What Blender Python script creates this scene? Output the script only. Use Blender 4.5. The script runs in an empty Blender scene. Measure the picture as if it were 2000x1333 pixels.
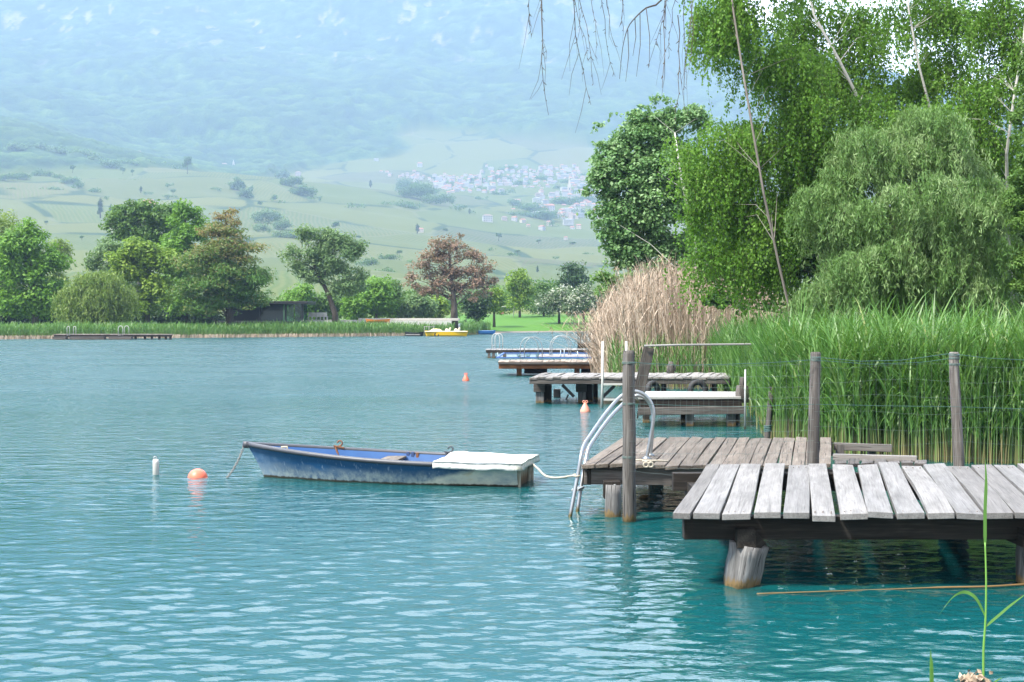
import bpy, math, random
import numpy as np
from mathutils import Vector, Matrix

# ------------------------------------------------------------------ camera, sky, sun, exposure
sc = bpy.context.scene
C = sc.collection
F, HY, CH = 2777.78, 618.0, 2.3          # focal length in photo pixels, horizon row, eye height (m)
cam = bpy.data.objects.new('camera', bpy.data.cameras.new('camera')); C.objects.link(cam)
cam.location = (0, 0, CH); cam.rotation_euler = (math.radians(90), 0, 0)
cam.data.lens = 50; cam.data.sensor_width = 36; cam.data.shift_y = -(666.5 - HY) / 2000
cam.data.clip_start = 0.1; cam.data.clip_end = 20000
sc.camera = cam

SUN_TO = Vector((-0.50, -0.34, 0.80)).normalized()
sun_el = math.asin(SUN_TO.z); sun_rot = math.atan2(SUN_TO.x, SUN_TO.y)
w = bpy.data.worlds.new('World'); sc.world = w; w.use_nodes = True
nt = w.node_tree; nt.nodes.clear()
def wn(t, **k):
    n = nt.nodes.new(t)
    for a, b in k.items(): setattr(n, a, b)
    return n
wo = wn('ShaderNodeOutputWorld'); bg = wn('ShaderNodeBackground'); bg.inputs[1].default_value = 0.12
sky = wn('ShaderNodeTexSky', sky_type='NISHITA', sun_disc=False)
sky.sun_elevation = sun_el; sky.sun_rotation = sun_rot; sky.dust_density = 2.0
tc = wn('ShaderNodeTexCoord'); mp = wn('ShaderNodeMapping'); mp.inputs['Scale'].default_value = (1.0, 1.0, 2.4)
nz = wn('ShaderNodeTexNoise'); nz.inputs['Scale'].default_value = 2.2; nz.inputs['Detail'].default_value = 7
rp = wn('ShaderNodeValToRGB'); rp.color_ramp.elements[0].position = 0.34; rp.color_ramp.elements[1].position = 0.56
rp.color_ramp.elements[0].color = (0.45, 0.45, 0.45, 1)
mx = wn('ShaderNodeMix', data_type='RGBA'); mx.inputs[7].default_value = (6.0, 6.2, 6.6, 1)
# extra sky glow added over the valley ahead to whiten the ripple flecks
dt = wn('ShaderNodeVectorMath', operation='DOT_PRODUCT'); dt.inputs[1].default_value = Vector((-0.25, 0.84, 0.48)).normalized()
gl = wn('ShaderNodeMapRange', interpolation_type='SMOOTHSTEP'); gl.inputs[1].default_value = 0.60; gl.inputs[2].default_value = 0.98; gl.inputs[3].default_value = 1.0; gl.inputs[4].default_value = 5.6
ml = wn('ShaderNodeMix', data_type='RGBA', blend_type='MULTIPLY'); ml.inputs[0].default_value = 1.0
L = nt.links.new
L(tc.outputs['Generated'], mp.inputs[0]); L(mp.outputs[0], nz.inputs['Vector']); L(nz.outputs[0], rp.inputs[0])
L(rp.outputs[0], mx.inputs[0]); L(sky.outputs[0], mx.inputs[6]); L(tc.outputs['Generated'], dt.inputs[0]); L(dt.outputs['Value'], gl.inputs[0]); L(mx.outputs[2], ml.inputs[6]); L(gl.outputs[0], ml.inputs[7]); L(ml.outputs[2], bg.inputs[0]); L(bg.outputs[0], wo.inputs[0])

sl = bpy.data.lights.new('sun', 'SUN'); sl.energy = 4.2; sl.angle = math.radians(8); sl.color = (1.0, 0.95, 0.86)
so = bpy.data.objects.new('sun', sl); C.objects.link(so)
so.rotation_euler = SUN_TO.to_track_quat('Z', 'Y').to_euler(); so.location = (0, 0, 60)
vs = sc.view_settings; vs.view_transform = 'Standard'; vs.look = 'None'; vs.gamma = 1; vs.use_curve_mapping = False
vs.exposure = 1.2
cy = sc.cycles; cy.use_denoising = True; cy.max_bounces = 8; cy.diffuse_bounces = 3; cy.glossy_bounces = 3
cy.transmission_bounces = 4; cy.volume_bounces = 1; cy.transparent_max_bounces = 8; cy.caustics_reflective = False
cy.sample_clamp_indirect = 6
HAZE_DENSITY = 0.000185

# ------------------------------------------------------------------ photo pixel -> place in the world
def P(px, py, Y): return Vector(((px - 1000) * Y / F, Y, CH - (py - HY) * Y / F))
def G(px, py, z=0.0): return P(px, py, (CH - z) * F / (py - HY))
RNG = np.random.default_rng(7)

# ------------------------------------------------------------------ mesh helpers
class MB:
    def __init__(s): s.v = []; s.f = []; s.g = []; s.r = []; s.smooth = []
    def add(s, vs, fs, gs=None, r=None, smooth=False):
        o = len(s.v); r = random.random() if r is None else r
        off = Vector((random.random() * 50, random.random() * 50, random.random() * 50))
        s.v += [tuple(v) for v in vs]; s.f += [tuple(i + o for i in f) for f in fs]
        s.g += [tuple(Vector(g) + off) for g in (gs if gs is not None else vs)]
        s.r += [r] * len(vs); s.smooth += [smooth] * len(fs)
        return s
    def box(s, c, size, ax=None, r=None):
        """box of size (x,y,z) about c; ax = 3 unit vectors; grain runs along its longest side"""
        c = Vector(c); ax = ax or (Vector((1, 0, 0)), Vector((0, 1, 0)), Vector((0, 0, 1)))
        k = max(range(3), key=lambda i: size[i]); n = max(1, min(14, int(size[k] / 0.4)))
        o = [(k + 1) % 3, (k + 2) % 3]; vs, gs, fs = [], [], []
        for i in range(n + 1):
            a = (i / n - .5) * size[k]
            for (p, q) in ((-.5, -.5), (.5, -.5), (.5, .5), (-.5, .5)):
                vs.append(c + ax[k] * a + ax[o[0]] * (p * size[o[0]]) + ax[o[1]] * (q * size[o[1]]))
                gs.append((a, p * size[o[0]], q * size[o[1]]))
        for i in range(n):
            for j in range(4):
                a, b = i * 4 + j, i * 4 + (j + 1) % 4
                fs.append((a, b, b + 4, a + 4))
        fs.append((3, 2, 1, 0)); e = n * 4; fs.append((e, e + 1, e + 2, e + 3))
        return s.add(vs, fs, gs, r)
    def beam(s, a, b, wd, hg, up=(0, 0, 1), r=None):
        a, b = Vector(a), Vector(b); d = (b - a); l = d.length; d.normalize()
        sd = d.cross(Vector(up)); sd.normalize(); u = sd.cross(d)
        return s.box((a + b) / 2, (l, wd, hg), (d, sd, u), r)
    def tube(s, pts, rad, n=10, caps=True, wob=0.0, r=None):
        pts = [Vector(p) for p in pts]; m = len(pts)
        rad = rad if hasattr(rad, '__len__') else [rad] * m
        t0 = (pts[1] - pts[0]).normalized(); ref = Vector((0, 0, 1)) if abs(t0.z) < .9 else Vector((1, 0, 0))
        u = t0.cross(ref).normalized(); vs, gs, fs = [], [], []; dist = 0
        jit = [1 + wob * (random.random() - .5) for _ in range(n)]
        for i, p in enumerate(pts):
            t = (pts[min(i + 1, m - 1)] - pts[max(i - 1, 0)]).normalized()
            u = (u - t * u.dot(t)).normalized(); v = t.cross(u)
            if i: dist += (p - pts[i - 1]).length
            for j in range(n):
                a = 2 * math.pi * j / n
                rr = rad[i] * jit[j] * (1 + wob * .4 * (random.random() - .5))
                vs.append(p + (u * math.cos(a) + v * math.sin(a)) * rr)
                gs.append((dist, math.cos(a) * rad[i], math.sin(a) * rad[i]))
        for i in range(m - 1):
            for j in range(n):
                a, b = i * n + j, i * n + (j + 1) % n
                fs.append((a, b, b + n, a + n))
        if caps: fs.append(tuple(range(n))[::-1]); fs.append(tuple((m - 1) * n + j for j in range(n)))
        return s.add(vs, fs, gs, r, smooth=n > 5)
    def plank(s, a, b, c, d, th, warp=0.0, n=7, r=None):
        """board whose top has corners a,b (near end, left/right) and d,c (far end), th thick, slightly cupped and bowed"""
        a, b, c, d = map(Vector, (a, b, c, d)); vs, gs, fs = [], [], []
        ln = ((d - a).length + (c - b).length) / 2; wd = (b - a).length
        ph, am = random.random() * 6, warp * (random.random() - .5) * 2; tw = warp * (random.random() - .5) * 1.4
        sx = warp * (random.random() - .5) * 1.2
        for i in range(n + 1):
            t = i / n; l = a.lerp(d, t); q = b.lerp(c, t)
            bow = am * math.sin(ph + t * 4.5); side = sx * math.sin(t * math.pi + ph)
            for (p, z, off) in ((l, 0, -tw), (q, 0, tw), (q, -th, tw), (l, -th, -tw)):
                vs.append(p + Vector((side, 0, z + bow + off * (t - .5)))); gs.append((t * ln, wd * (0 if p is l else 1), z))
        for i in range(n):
            for j in range(4):
                x, y = i * 4 + j, i * 4 + (j + 1) % 4
                fs.append((x, y, y + 4, x + 4))
        fs.append((3, 2, 1, 0)); e = 4 * n; fs.append((e, e + 1, e + 2, e + 3))
        return s.add(vs, fs, gs, r)
    def lathe(s, c, prof, n=20, r=None):
        c = Vector(c); vs, fs = [], []
        for (rr, z) in prof:
            for j in range(n):
                a = 2 * math.pi * j / n; vs.append(c + Vector((rr * math.cos(a), rr * math.sin(a), z)))
        for i in range(len(prof) - 1):
            for j in range(n):
                a, b = i * n + j, i * n + (j + 1) % n
                fs.append((a, b, b + n, a + n))
        return s.add(vs, fs, None, r, smooth=True)
    def torus(s, c, R, r, ax1, ax2, n=18, m=8, arc=1.0):
        c = Vector(c); ax1 = Vector(ax1).normalized(); ax2 = Vector(ax2).normalized(); nn = ax1.cross(ax2); vs, fs = [], []
        k = n if arc >= 1 else n + 1
        for i in range(k):
            a = 2 * math.pi * i / n * arc; d = ax1 * math.cos(a) + ax2 * math.sin(a)
            for j in range(m):
                b = 2 * math.pi * j / m; vs.append(c + d * (R + r * math.cos(b)) + nn * (r * math.sin(b)))
        for i in range(n):
            for j in range(m):
                a, b = i * m + j, i * m + (j + 1) % m; e = m if i < k - 1 else m - k * m
                fs.append((a, b, b + e, a + e))
        return s.add(vs, fs, None, None, smooth=True)

def np_mesh(name, V, Fq, rnd=None, gco=None, smooth=False):
    """mesh from numpy arrays: V (n,3), Fq (m,k)"""
    me = bpy.data.meshes.new(name); n, (m, k) = len(V), Fq.shape
    me.vertices.add(n); me.vertices.foreach_set('co', np.ascontiguousarray(V, dtype=np.float32).ravel())
    me.loops.add(m * k); me.loops.foreach_set('vertex_index', np.ascontiguousarray(Fq, dtype=np.int32).ravel())
    me.polygons.add(m); me.polygons.foreach_set('loop_start', np.arange(0, m * k, k, dtype=np.int32))
    me.polygons.foreach_set('use_smooth', np.full(m, smooth, dtype=bool))
    me.update(calc_edges=True)
    if rnd is not None:
        a = me.attributes.new('rnd', 'FLOAT', 'POINT'); a.data.foreach_set('value', np.asarray(rnd, dtype=np.float32))
    if gco is not None:
        a = me.attributes.new('gco', 'FLOAT_VECTOR', 'POINT'); a.data.foreach_set('vector', np.asarray(gco, dtype=np.float32).ravel())
    return me
def mb_mesh(name, mb, off=Vector((0, 0, 0))):
    me = bpy.data.meshes.new(name); me.from_pydata([tuple(Vector(v) - off) for v in mb.v], [], mb.f); me.update()
    a = me.attributes.new('gco', 'FLOAT_VECTOR', 'POINT'); a.data.foreach_set('vector', np.asarray(mb.g, dtype=np.float32).ravel())
    a = me.attributes.new('rnd', 'FLOAT', 'POINT'); a.data.foreach_set('value', np.asarray(mb.r, dtype=np.float32))
    me.polygons.foreach_set('use_smooth', np.array(mb.smooth, dtype=bool))
    return me
def link(name, me, m, parent=None, bevel=0):
    o = bpy.data.objects.new(name, me); C.objects.link(o)
    for mm in (m if isinstance(m, (list, tuple)) else [m]): me.materials.append(mm)
    if parent: o.parent = parent
    if bevel:
        b = o.modifiers.new('bevel', 'BEVEL'); b.width = bevel; b.segments = 2; b.limit_method = 'ANGLE'; b.angle_limit = math.radians(50)
    return o
def tag(o, label, cat, group=None, kind=None):
    o['label'] = label; o['category'] = cat
    if group: o['group'] = group
    if kind: o['kind'] = kind
    return o
def thing(name, label, cat, loc, rz=0.0, group=None):
    o = bpy.data.objects.new(name, None); C.objects.link(o); o.location = loc; o.rotation_euler = (0, 0, rz)
    o.empty_display_size = .2
    return tag(o, label, cat, group)
def part(name, mb, m, root, bevel=0, local=False, label=None):
    """part of a thing; mb is in world coordinates unless local (the root is not turned then)"""
    p = root; off = Vector((0, 0, 0))
    while p is not None and not local: off += p.location; p = p.parent
    o = link(name, mb_mesh(name, mb, off), m, root, bevel)
    if label: o['label'] = label
    return o
def npart(name, V, Fq, m, root, rnd=None, gco=None, smooth=False):
    return link(name, np_mesh(name, V - np.array(root.location), Fq, rnd, gco, smooth), m, root)
def one(name, mb, m, label, cat, base, bevel=0, group=None):
    """a thing that is a single mesh"""
    base = Vector(base); o = link(name, mb_mesh(name, mb, base), m, None, bevel); o.location = base
    return tag(o, label, cat, group)
def struct(name, me, m, kind='structure', label=None, cat=None):
    o = link(name, me, m); o['kind'] = kind
    if label: o['label'] = label
    if cat: o['category'] = cat
    return o
def clone(o, loc, rz=0.0, scale=None, label=None, cat=None):
    r = o.copy(); C.objects.link(r); r.location = loc; r.rotation_euler = (0, 0, rz)
    if scale is not None: r.scale = scale
    if label: r['label'] = label
    if cat: r['category'] = cat
    for ch in o.children:
        c = ch.copy(); C.objects.link(c); c.parent = r
    return r

# ------------------------------------------------------------------ numpy foliage helpers
def unit(a): return a / np.maximum(np.linalg.norm(a, axis=-1, keepdims=True), 1e-9)
def leaves(cen, d, nrm, ln, wd):
    """pointed leaf faces: centres, long direction, normal, length, width (arrays)"""
    d = unit(d); s = unit(np.cross(nrm, d)); ln = np.asarray(ln).reshape(-1, 1); wd = np.asarray(wd).reshape(-1, 1)
    nn = np.cross(d, s)
    v = np.stack([cen - d * ln * .5, cen + s * wd * .5 - d * ln * .06 + nn * wd * .12, cen + d * ln * .5, cen - s * wd * .5 - d * ln * .06 + nn * wd * .12], 1)
    n = len(cen); return v.reshape(-1, 3), np.arange(n * 4).reshape(n, 4)
def ribbons(Pt, W, S):
    """flat strips: Pt (n,k,3) centre lines, W (n,k) widths, S (n,3) side vectors"""
    n, k, _ = Pt.shape; S = unit(S)[:, None, :]
    A = Pt + S * W[..., None] * .5; B = Pt - S * W[..., None] * .5
    V = np.stack([A, B], 2).reshape(-1, 3)
    b = (np.arange(n) * k * 2)[:, None] + (np.arange(k - 1) * 2)[None, :]
    Fq = np.stack([b, b + 1, b + 3, b + 2], -1).reshape(-1, 4)
    return V, Fq
def join(parts):
    """parts: list of (V,F,rnd)"""
    o = 0; Vs, Fs, Rs = [], [], []
    for V, Fq, r in parts:
        Vs.append(V); Fs.append(Fq + o); Rs.append(np.asarray(r)); o += len(V)
    return np.concatenate(Vs), np.concatenate(Fs), np.concatenate(Rs)
def rsph(n, rng): return unit(rng.normal(size=(n, 3)))

# ------------------------------------------------------------------ materials
class NT:
    def __init__(s, name):
        s.m = bpy.data.materials.new(name); s.m.use_nodes = True; s.t = s.m.node_tree; s.t.nodes.clear()
        s.out = s.n('ShaderNodeOutputMaterial')
    def n(s, t, ins=None, **k):
        x = s.t.nodes.new(t)
        for a, b in k.items(): setattr(x, a, b)
        for a, b in (ins or {}).items(): s.set(x, a, b)
        return x
    def set(s, x, a, b):
        if hasattr(b, 'node'): s.t.links.new(b, x.inputs[a])
        else:
            if isinstance(b, tuple) and len(b) == 3 and x.inputs[a].type == 'RGBA': b = b + (1,)
            x.inputs[a].default_value = b
    def attr(s, name): return s.n('ShaderNodeAttribute', attribute_name=name)
    def noise(s, vec, scale, detail=4, rough=.55, dist=0.0):
        return s.n('ShaderNodeTexNoise', {'Vector': vec, 'Scale': scale, 'Detail': detail, 'Roughness': rough, 'Distortion': dist}).outputs[0]
    def mapv(s, vec, scale, loc=(0, 0, 0), rot=(0, 0, 0)): return s.n('ShaderNodeMapping', {'Vector': vec, 'Scale': scale, 'Location': loc, 'Rotation': rot}).outputs[0]
    def ramp(s, fac, stops, interp='LINEAR'):
        x = s.n('ShaderNodeValToRGB', {0: fac}); cr = x.color_ramp; cr.interpolation = interp
        while len(cr.elements) < len(stops): cr.elements.new(.5)
        for e, (p, c) in zip(cr.elements, stops):
            e.position = p; e.color = (c if isinstance(c, tuple) else (c, c, c)) + (1,)
        return x.outputs[0]
    def mix(s, fac, a, b, blend='MIX'):
        x = s.n('ShaderNodeMix', data_type='RGBA', blend_type=blend); s.set(x, 0, fac); s.set(x, 6, a); s.set(x, 7, b); return x.outputs[2]
    def math(s, op, a, b=None, c=None, clamp=False):
        x = s.n('ShaderNodeMath', operation=op, use_clamp=clamp); s.set(x, 0, a)
        if b is not None: s.set(x, 1, b)
        if c is not None: s.set(x, 2, c)
        return x.outputs[0]
    def sep(s, v): return s.n('ShaderNodeSeparateXYZ', {0: v}).outputs
    def bump(s, h, strength, dist): return s.n('ShaderNodeBump', {'Height': h, 'Strength': strength, 'Distance': dist}).outputs[0]
    def pos(s): return s.n('ShaderNodeNewGeometry').outputs['Position']
    def obj(s): return s.n('ShaderNodeTexCoord').outputs['Object']
    def bsdf(s, col, rough=.6, normal=None, **k):
        b = s.n('ShaderNodeBsdfPrincipled', {'Base Color': col, 'Roughness': rough})
        if normal is not None: s.set(b, 'Normal', normal)
        for a, v in k.items(): s.set(b, a.replace('_', ' '), v)
        return b.outputs[0]
    def done(s, sh): s.t.links.new(sh, s.out.inputs[0]); return s.m

def plain(name, col, rough=.5, var=.12, scale=9, **k):
    t = NT(name); n = t.noise(t.obj(), scale, 5)
    c = t.mix(n, tuple(x * (1 - var * 1.6) for x in col), tuple(min(1, x * (1 + var)) for x in col))
    return t.done(t.bsdf(c, rough, t.bump(n, .15, .01), **k))
def leaf_mat(name, stops, trans=.35, rough=.5):
    t = NT(name); r = t.attr('rnd').outputs['Fac']
    n = t.noise(t.pos(), .8, 2)
    c = t.ramp(t.math('ADD', t.math('MULTIPLY', r, .8), t.math('MULTIPLY', n, .2)), stops)
    p = t.bsdf(c, rough, Specular_IOR_Level=.35)
    tr = t.n('ShaderNodeBsdfTranslucent', {0: t.mix(.5, c, (.10, .16, .012), 'ADD') if False else t.mix(.35, c, (.22, .34, .03))})
    ms = t.n('ShaderNodeMixShader', {0: trans, 1: p, 2: tr.outputs[0]})
    return t.done(ms.outputs[0])
def wood(name, dark, mid, light, stain=True, crk=.8, rough=.8, grain=1.0):
    """weathered timber: grain along the board, cracks, board-to-board tone, slime where posts meet the water"""
    t = NT(name); g = t.attr('gco').outputs['Vector']; r = t.attr('rnd').outputs['Fac']
    fine = t.noise(t.mapv(g, (2.2 * grain, 70 * grain, 70 * grain)), 1.0, 6, .65)
    broad = t.noise(t.mapv(g, (1.0, 9, 9)), 1.0, 4, .6, .6)
    knots = t.noise(t.mapv(g, (5, 13, 13)), 1.0, 2, .5, 1.2)
    f = t.math('ADD', t.math('MULTIPLY', fine, .5), t.math('MULTIPLY', broad, .5))
    c = t.ramp(f, [(.28, dark), (.5, mid), (.68, light)])
    crack = t.noise(t.mapv(g, (1.1, 46, 46)), 1.0, 3, .5, .5)
    ck = t.ramp(crack, [(.33, 1.0), (.39, 0.0)])
    c = t.mix(t.math('MULTIPLY', ck, crk), c, tuple(x * .22 for x in dark))
    kn = t.ramp(knots, [(.74, 0.0), (.80, 1.0)])
    c = t.mix(t.math('MULTIPLY', kn, .6), c, tuple(x * .5 for x in dark))
    c = t.mix(1.0, c, t.ramp(r, [(0, (.74, .72, .70)), (.5, (.95, .95, .95)), (1, (1.12, 1.10, 1.08))]), 'MULTIPLY')
    st = t.ramp(t.noise(t.mapv(g, (.9, 2.5, 2.5), (7, 3, 1)), 1.0, 5, .65), [(.52, 0.0), (.70, 1.0)])
    c = t.mix(t.math('MULTIPLY', st, .45), c, tuple(x * .8 for x in dark))
    if stain:
        z = t.sep(t.pos())[2]; n2 = t.noise(t.mapv(t.pos(), (22, 22, 5)), 1.0, 6, .7)
        h = t.math('ADD', z, t.math('MULTIPLY', t.math('SUBTRACT', n2, .5), .26))
        c = t.mix(t.ramp(h, [(.04, .9), (.085, 0.0)]), c, (.16, .105, .04))
        c = t.mix(t.ramp(h, [(.0, 1.0), (.03, 0.0)]), c, (.08, .06, .025))
    h = t.math('SUBTRACT', f, t.math('MULTIPLY', ck, .6 * crk))
    return t.done(t.bsdf(c, rough, t.bump(h, .6, .012), Specular_IOR_Level=.3))

# ================================================================== THE LAND
KX = np.array([-1600, -400, 0, 200, 400, 600, 800, 950, 1100, 1250, 1400, 1600, 2000, 2600, 3700], float)
KY = np.array([200, 300, 400, 550, 700, 850, 1000, 1150, 1300, 1500, 1800, 2100, 2500, 3000, 3400, 4000], float)
KS = 1.8; KY = 200 + (KY - 200) * KS        # the valley is wide: stretch the far ground away
KZ = np.array([
 [620, 575, 535, 480, 430, 390, 350, 320, 300, 225, 215, 170, 70, -90, -310, -435],
 [620, 575, 535, 480, 430, 390, 350, 320, 300, 228, 220, 176, 78, -80, -300, -430],
 [620, 580, 545, 505, 468, 428, 388, 348, 318, 240, 236, 190, 100, -60, -290, -425],
 [620, 582, 550, 510, 474, 438, 402, 362, 334, 286, 288, 225, 110, -50, -280, -420],
 [620, 585, 555, 515, 480, 446, 405, 366, 333, 344, 332, 245, 120, -45, -275, -415],
 [620, 588, 560, 522, 492, 460, 426, 390, 354, 360, 344, 255, 130, -40, -270, -410],
 [620, 590, 566, 534, 508, 482, 452, 420, 382, 380, 348, 260, 140, -40, -260, -400],
 [620, 592, 570, 544, 518, 494, 470, 442, 406, 388, 345, 262, 150, -30, -240, -380],
 [620, 595, 575, 552, 528, 506, 483, 460, 430, 395, 345, 265, 155, -20, -210, -350],
 [620, 597, 578, 556, 534, 513, 490, 466, 440, 402, 347, 272, 170, 0, -90, -100],
 [620, 599, 580, 558, 537, 516, 494, 470, 446, 408, 352, 282, 190, 70, 34, 30],
 [620, 600, 582, 560, 540, 520, 498, 475, 450, 414, 360, 300, 230, 170, 140, 140],
 [620, 600, 584, 562, 543, 524, 502, 480, 456, 422, 372, 330, 270, 240, 222, 222],
 [620, 600, 585, 564, 546, 528, 506, 486, 462, 430, 382, 345, 300, 280, 270, 270],
 [620, 600, 586, 566, 548, 530, 510, 490, 466, 436, 390, 352, 310, 290, 280, 280]], float)
_fx = np.linspace(-1600, 3700, 266); _fy = np.linspace(200, KY[-1], 191)
_t = np.array([np.interp(_fy, KY, r) for r in KZ]); _t = np.array([np.interp(_fx, KX, _t[:, j]) for j in range(len(_fy))]).T
def _sm(a, n, ax):
    k = np.hanning(n + 2)[1:-1]; k /= k.sum(); p = n // 2
    a = np.concatenate([np.repeat(a.take([0], ax), p, ax), a, np.repeat(a.take([-1], ax), p, ax)], ax)
    return np.apply_along_axis(lambda v: np.convolve(v, k, 'valid'), ax, a)
_t = _sm(_sm(_t, 11, 0), 5, 1)
def bil(T, gx, gy, x, y):
    fx = np.clip((x - gx[0]) / (gx[1] - gx[0]), 0, len(gx) - 1.001); fy = np.clip((y - gy[0]) / (gy[1] - gy[0]), 0, len(gy) - 1.001)
    i, j = fx.astype(int), fy.astype(int); a, b = fx - i, fy - j
    return (T[i, j] * (1 - a) + T[i + 1, j] * a) * (1 - b) + (T[i, j + 1] * (1 - a) + T[i + 1, j + 1] * a) * b
def vnoise(x, y, cell, seed=0):
    """smooth value noise 0..1 in the plane"""
    r = np.random.default_rng(seed).random((256, 256)); fx, fy = x / cell, y / cell
    i, j = np.floor(fx).astype(int), np.floor(fy).astype(int); a, b = fx - i, fy - j
    a, b = a * a * (3 - 2 * a), b * b * (3 - 2 * b); i0, i1, j0, j1 = i % 256, (i + 1) % 256, j % 256, (j + 1) % 256
    return (r[i0, j0] * (1 - a) + r[i1, j0] * a) * (1 - b) + (r[i0, j1] * (1 - a) + r[i1, j1] * a) * b
# the lake's outline (X, Y)
LAKE = np.array([(-260, 112), (-75, 139), (-51, 142.5), (-33, 152.5), (-17.5, 162.5), (-11, 168), (-6, 170), (-3.2, 189), (0.5, 200), (6, 205), (12, 205), (20, 150), (14, 90), (8.5, 66),
                 (8.5, 46), (8.8, 34), (9.4, 27), (11, 19), (16, 10), (26, -6), (26, -60), (-260, -60)], float)
def lake_sd(x, y):
    """distance to the shore, positive on land"""
    d = np.full(x.shape, 1e9); ins = np.zeros(x.shape, bool); n = len(LAKE)
    for k in range(n):
        a, b = LAKE[k], LAKE[(k + 1) % n]; e = b - a
        t = np.clip(((x - a[0]) * e[0] + (y - a[1]) * e[1]) / (e @ e), 0, 1)
        d = np.minimum(d, np.hypot(x - a[0] - t * e[0], y - a[1] - t * e[1]))
        c = (a[1] > y) != (b[1] > y)
        with np.errstate(divide='ignore', invalid='ignore'): xi = a[0] + (y - a[1]) * e[0] / (e[1] if e[1] else 1e-9)
        ins ^= c & (x < xi)
    return np.where(ins, -d, d)
def land_z(px, Y):
    """ground height without trees"""
    X = (px - 1000) * Y / F; sd = lake_sd(X, Y)
    near = np.where(sd > 0, np.minimum(.08 + sd * .10, .55), np.maximum(-1.6, sd * .35))
    lawn = np.clip((Y - 196) / 14, 0, 1) * np.clip((px - 860) / 40, 0, 1) * np.clip((1500 - px) / 200, 0, 1) * np.clip((300 - Y) / 60, 0, 1)
    near = near + lawn * np.clip((Y - 199) * .042, 0, 2.0)
    far = CH - (bil(_t, _fx, _fy, px, Y) - HY) * Y / F
    k = np.clip((Y - 215) / 120, 0, 1); k = k * k * (3 - 2 * k)
    return near * (1 - k) + np.maximum(far, .4) * k
def hill(px, py, y0=230.0, y1=5900.0):
    """place on the far ground that shows at photo pixel (px, py)"""
    Y = np.arange(y0, y1, 6.0); z = land_z(np.full_like(Y, px), Y); ray = CH - (py - HY) * Y / F
    hit = np.nonzero(z >= ray)[0]; y = float(Y[hit[0]]) if len(hit) else y1
    q = P(px, py, y); q.z = float(land_z(np.array([px], float), np.array([y]))[0]); return q

cols = np.concatenate([np.arange(-1500, -120, 45), np.arange(-120, 2120, 5), np.arange(2120, 3600, 45)]).astype(float)
rows = np.concatenate([np.geomspace(5, 130, 70), np.arange(132, 300, 3), np.arange(300, 2540, 12), np.arange(2540, 6060, 13), np.linspace(6080, 7030, 16)])
PX, YY = np.meshgrid(cols, rows); XX = (PX - 1000) * YY / F
YE = 200 + (YY - 200) / KS; ZZ = land_z(PX, YY); PYY = HY - (ZZ - CH) * F / YY
fst = np.clip((YE - (1195 + 555 * np.clip((PX - 250) / 350, 0, 1) + 260 * np.clip((PX - 620) / 200, 0, 1) + (vnoise(XX, YY, 200, 3) - .5) * 260)) / 40, 0, 1)
rock = np.zeros_like(ZZ)
for (cx, cyy, rx, ry) in [(25, 50, 30, 26), (172, 42, 14, 34), (215, 35, 8, 16), (655, 116, 9, 26), (722, 130, 20, 18), (795, 50, 26, 14), (860, 92, 32, 16), (1025, 92, 10, 34),
                          (510, 98, 26, 6), (640, 40, 40, 30), (870, 42, 24, 8), (1000, 45, 24, 8), (130, 70, 20, 12), (590, 112, 40, 5), (300, 70, 18, 10), (420, 60, 14, 8),
                          (1100, 30, 30, 18), (1200, 60, 18, 22), (935, 15, 60, 7), (760, 12, 40, 6), (560, 66, 10, 10), (480, 30, 26, 8), (1070, 140, 20, 6), (390, 20, 30, 6)]:
    q = np.exp(-(((PX - cx) / rx) ** 2 + ((PYY - cyy) / ry) ** 2)); rock = np.maximum(rock, q)
n1 = vnoise(XX * 1.0, ZZ * .7, 16, 5) * .5 + vnoise(XX, ZZ, 42, 6) * .5
n2 = vnoise(XX * 1.6, ZZ * .45 + XX * .2, 9, 18)
rock = np.clip((rock * (.15 + .8 * n1 + .9 * n2) - .70) * 2.4, 0, .75) * fst
rock = np.maximum(rock, np.clip((n1 - .74) * 14, 0, 1) * np.clip((170 - PYY) / 120, 0, 1) * fst * .8)
gx, gy = vnoise(XX, YY, 9, 11), vnoise(XX + 333, YY, 9, 12)
crown = vnoise(XX, YY, 15, 13) * .5 + vnoise(XX + 5, YY + 7, 24, 14) * .5
big = vnoise(XX, YY, 320, 15) * 2 - 1; mid = vnoise(XX, YY, 120, 16) * 2 - 1
gul = np.abs(vnoise(XX * 1.0, YY * .25, 330, 25) * 2 - 1)
ZZ = ZZ + fst * (crown * 15 * (1 - rock) + mid * 14 * np.clip((YE - 1500) / 300, .2, 1) + gul * 60 * np.clip((YE - 1900) / 400, 0, 1) + big * 36 * np.clip((YE - 1700) / 400, 0, 1)) + rock * (vnoise(XX, ZZ * .5, 20, 8) - .5) * 16
vine = np.clip((YY - 270) / 30, 0, 1) * (1 - fst)
ZZ = ZZ + vine * (vnoise(XX, YY, 90, 17) - .5) * np.clip((YY - 300) / 300, 0, 1) * 8
lawn = np.clip((PX - 885 + (YY - 200) * .2) / 25, 0, 1) * np.clip((YY - 194) / 4, 0, 1) * np.clip((1500 - PX) / 100, 0, 1) * np.clip((300 - YY) / 20, 0, 1)
V = np.stack([XX, YY, ZZ], -1).reshape(-1, 3); nr, nc = XX.shape
b = (np.arange(nr - 1) * nc)[:, None] + np.arange(nc - 1)[None, :]
Q = np.stack([b, b + 1, b + nc + 1, b + nc], -1).reshape(-1, 4)
me = np_mesh('hillside_terrain', V, Q, smooth=True)
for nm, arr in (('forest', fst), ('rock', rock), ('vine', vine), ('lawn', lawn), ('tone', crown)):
    a = me.attributes.new(nm, 'FLOAT', 'POINT'); a.data.foreach_set('value', arr.astype(np.float32).ravel())

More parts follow.
